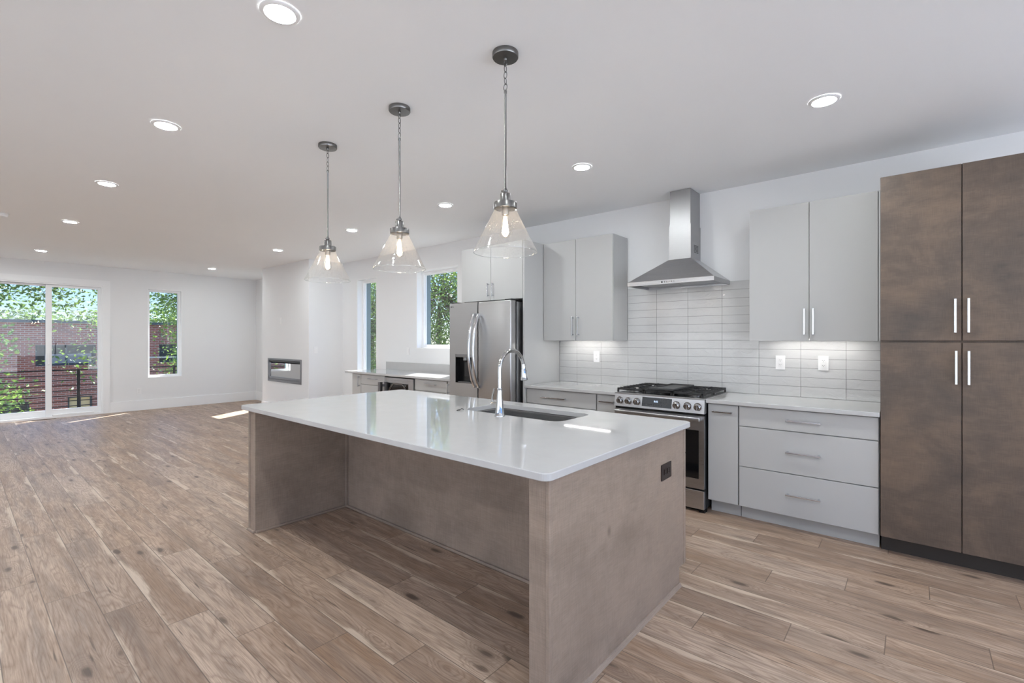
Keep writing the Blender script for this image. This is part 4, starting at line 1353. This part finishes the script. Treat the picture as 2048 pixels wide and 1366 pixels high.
def tree(base, label, blobs, leafmat, leaves, leaf=0.09, seed=1, trunk_r=0.14, group=None, cluster=0.35):
    """blobs: ellipsoids (cx, cy, cz, rx, ry, rz) filled with leaf clumps on branches"""
    rg = np.random.default_rng(seed)
    t = thing('tree', base, label, 'tree', group)
    vol = np.array([b[3] * b[4] * b[5] for b in blobs], float)
    cnt = np.maximum(4, (vol / vol.sum() * max(24, leaves // 60)).astype(int))
    centers = []
    tb = MB()
    top = Vector((base[0], base[1], max(b[2] for b in blobs)))
    tb.tube([Vector(base), Vector(base) + (top - Vector(base)) * 0.5 + Vector((0.1, -0.08, 0)), top], [trunk_r, trunk_r * 0.7, trunk_r * 0.25], 8)
    for b, k in zip(blobs, cnt):
        bc = Vector(b[:3])
        st = Vector((base[0], base[1], max(base[2] + 1.0, min(b[2] - 0.6 * b[5], top.z - 0.2))))
        tb.tube([st, st.lerp(bc, 0.5) + Vector((0, 0, 0.15)), bc], [trunk_r * 0.45, trunk_r * 0.3, trunk_r * 0.18], 6)
        for _ in range(k):
            d = rg.normal(size=3)
            d /= np.linalg.norm(d)
            r = rg.uniform(0.35, 1.0) ** 0.6
            cpt = np.array(b[:3]) + d * r * np.array(b[3:])
            centers.append(cpt)
            m = bc.lerp(Vector(cpt), 0.55) + Vector(rg.normal(size=3) * 0.08)
            tb.tube([bc.lerp(m, 0.35), m, Vector(cpt)], [trunk_r * 0.07, trunk_r * 0.05, trunk_r * 0.02], 5)
    tb.build('trunk', 'bark', t, smooth=60)
    C = np.array(centers)
    idx = rg.integers(0, len(C), leaves)
    P = C[idx] + rg.normal(size=(leaves, 3)) * cluster * np.array([1, 1, 0.7])
    A = rg.normal(size=(leaves, 3))
    A[:, 2] *= 0.6
    A /= np.linalg.norm(A, axis=1)[:, None]
    Nn = rg.normal(size=(leaves, 3)) + np.array([0, 0, 0.8])
    B = np.cross(A, Nn)
    B /= np.linalg.norm(B, axis=1)[:, None]
    s = leaf * rg.uniform(0.6, 1.2, leaves)[:, None]
    q = np.stack([P - A * s * 0.5, P + B * s * 0.26 - A * s * 0.05, P + A * s * 0.55, P - B * s * 0.26 - A * s * 0.05], 1).reshape(-1, 3) - np.array(base)
    me = bpy.data.meshes.new('foliage')
    me.from_pydata(q.tolist(), [], np.arange(leaves * 4).reshape(-1, 4).tolist())
    me.materials.append(M[leafmat])
    o = bpy.data.objects.new('foliage', me)
    COL.objects.link(o)
    o.parent = t
    return t


TG = 'trees outside the windows'
tree((-16.6, 3.0, GZ0), 'tree with overhanging branches seen through the top of the sliding door',
     [(-16.4, 0.2, 3.1, 1.3, 1.5, 0.8), (-16.2, 1.6, 2.9, 1.2, 1.1, 0.75), (-16.8, 1.3, 4.4, 1.4, 1.7, 1.0), (-16.4, 2.45, 2.1, 0.6, 0.45, 0.5), (-16.5, 2.3, 0.9, 0.45, 0.35, 0.35)], 'leaf_mid', 9000, 0.105, 11, 0.10, TG, 0.36)
tree((-16.2, 5.2, GZ0), 'dense tree filling the narrow window of the far wall',
     [(-16.2, 4.6, 2.7, 1.1, 0.95, 1.3), (-16.2, 4.7, 0.7, 0.9, 0.6, 0.9), (-16.4, 5.3, 4.2, 1.2, 1.1, 0.9), (-16.0, 4.6, -0.5, 0.8, 0.6, 0.5)], 'leaf_bright', 13000, 0.10, 12, 0.14, TG, 0.27)
tree((-15.2, 0.45, GZ0), 'bright green tree behind the railing at the left edge of the sliding door',
     [(-15.2, 0.35, 0.0, 0.8, 0.62, 0.7), (-15.2, 0.5, -1.2, 1.0, 0.95, 0.7), (-15.4, 0.2, 1.3, 0.8, 0.6, 0.7), (-15.2, 0.5, -2.5, 1.2, 1.0, 0.8)], 'leaf_bright', 7000, 0.12, 13, 0.1, TG, 0.26)
tree((-12.6, 8.3, GZ0), 'leafy tree outside the narrow window at the bar',
     [(-12.5, 8.2, 2.0, 1.2, 0.9, 1.7), (-12.3, 8.0, -0.3, 1.2, 0.9, 1.3)], 'leaf_dark', 24000, 0.075, 14, 0.15, TG, 0.28)
tree((-9.2, 8.0, GZ0), 'leafy tree outside the window beside the refrigerator',
     [(-9.2, 8.0, 2.3, 1.5, 0.9, 1.4), (-8.9, 8.0, 0.2, 1.4, 0.9, 1.2)], 'leaf_mid', 24000, 0.075, 15, 0.15, TG, 0.28)
tree((-13.5, 4.4, GZ0), 'unseen tall tree added beside the balcony to keep sun off the sliding door',  # unseen crown put in the sun's path to shade the door
     [(-13.8, 4.2, 6.0, 0.9, 0.7, 0.9), (-13.5, 3.4, 5.5, 0.7, 0.6, 0.6)], 'leaf_mid', 6000, 0.13, 16, 0.12, TG, 0.3)
tree((-40, 4.0, GZ0), 'distant tree rising above the roof of the brick building',
     [(-40, 0.0, 2.4, 3, 4.5, 1.6), (-40, 8.0, 2.0, 3, 4.5, 1.6)], 'leaf_dark', 5000, 0.3, 17, 0.2, TG, 0.6)
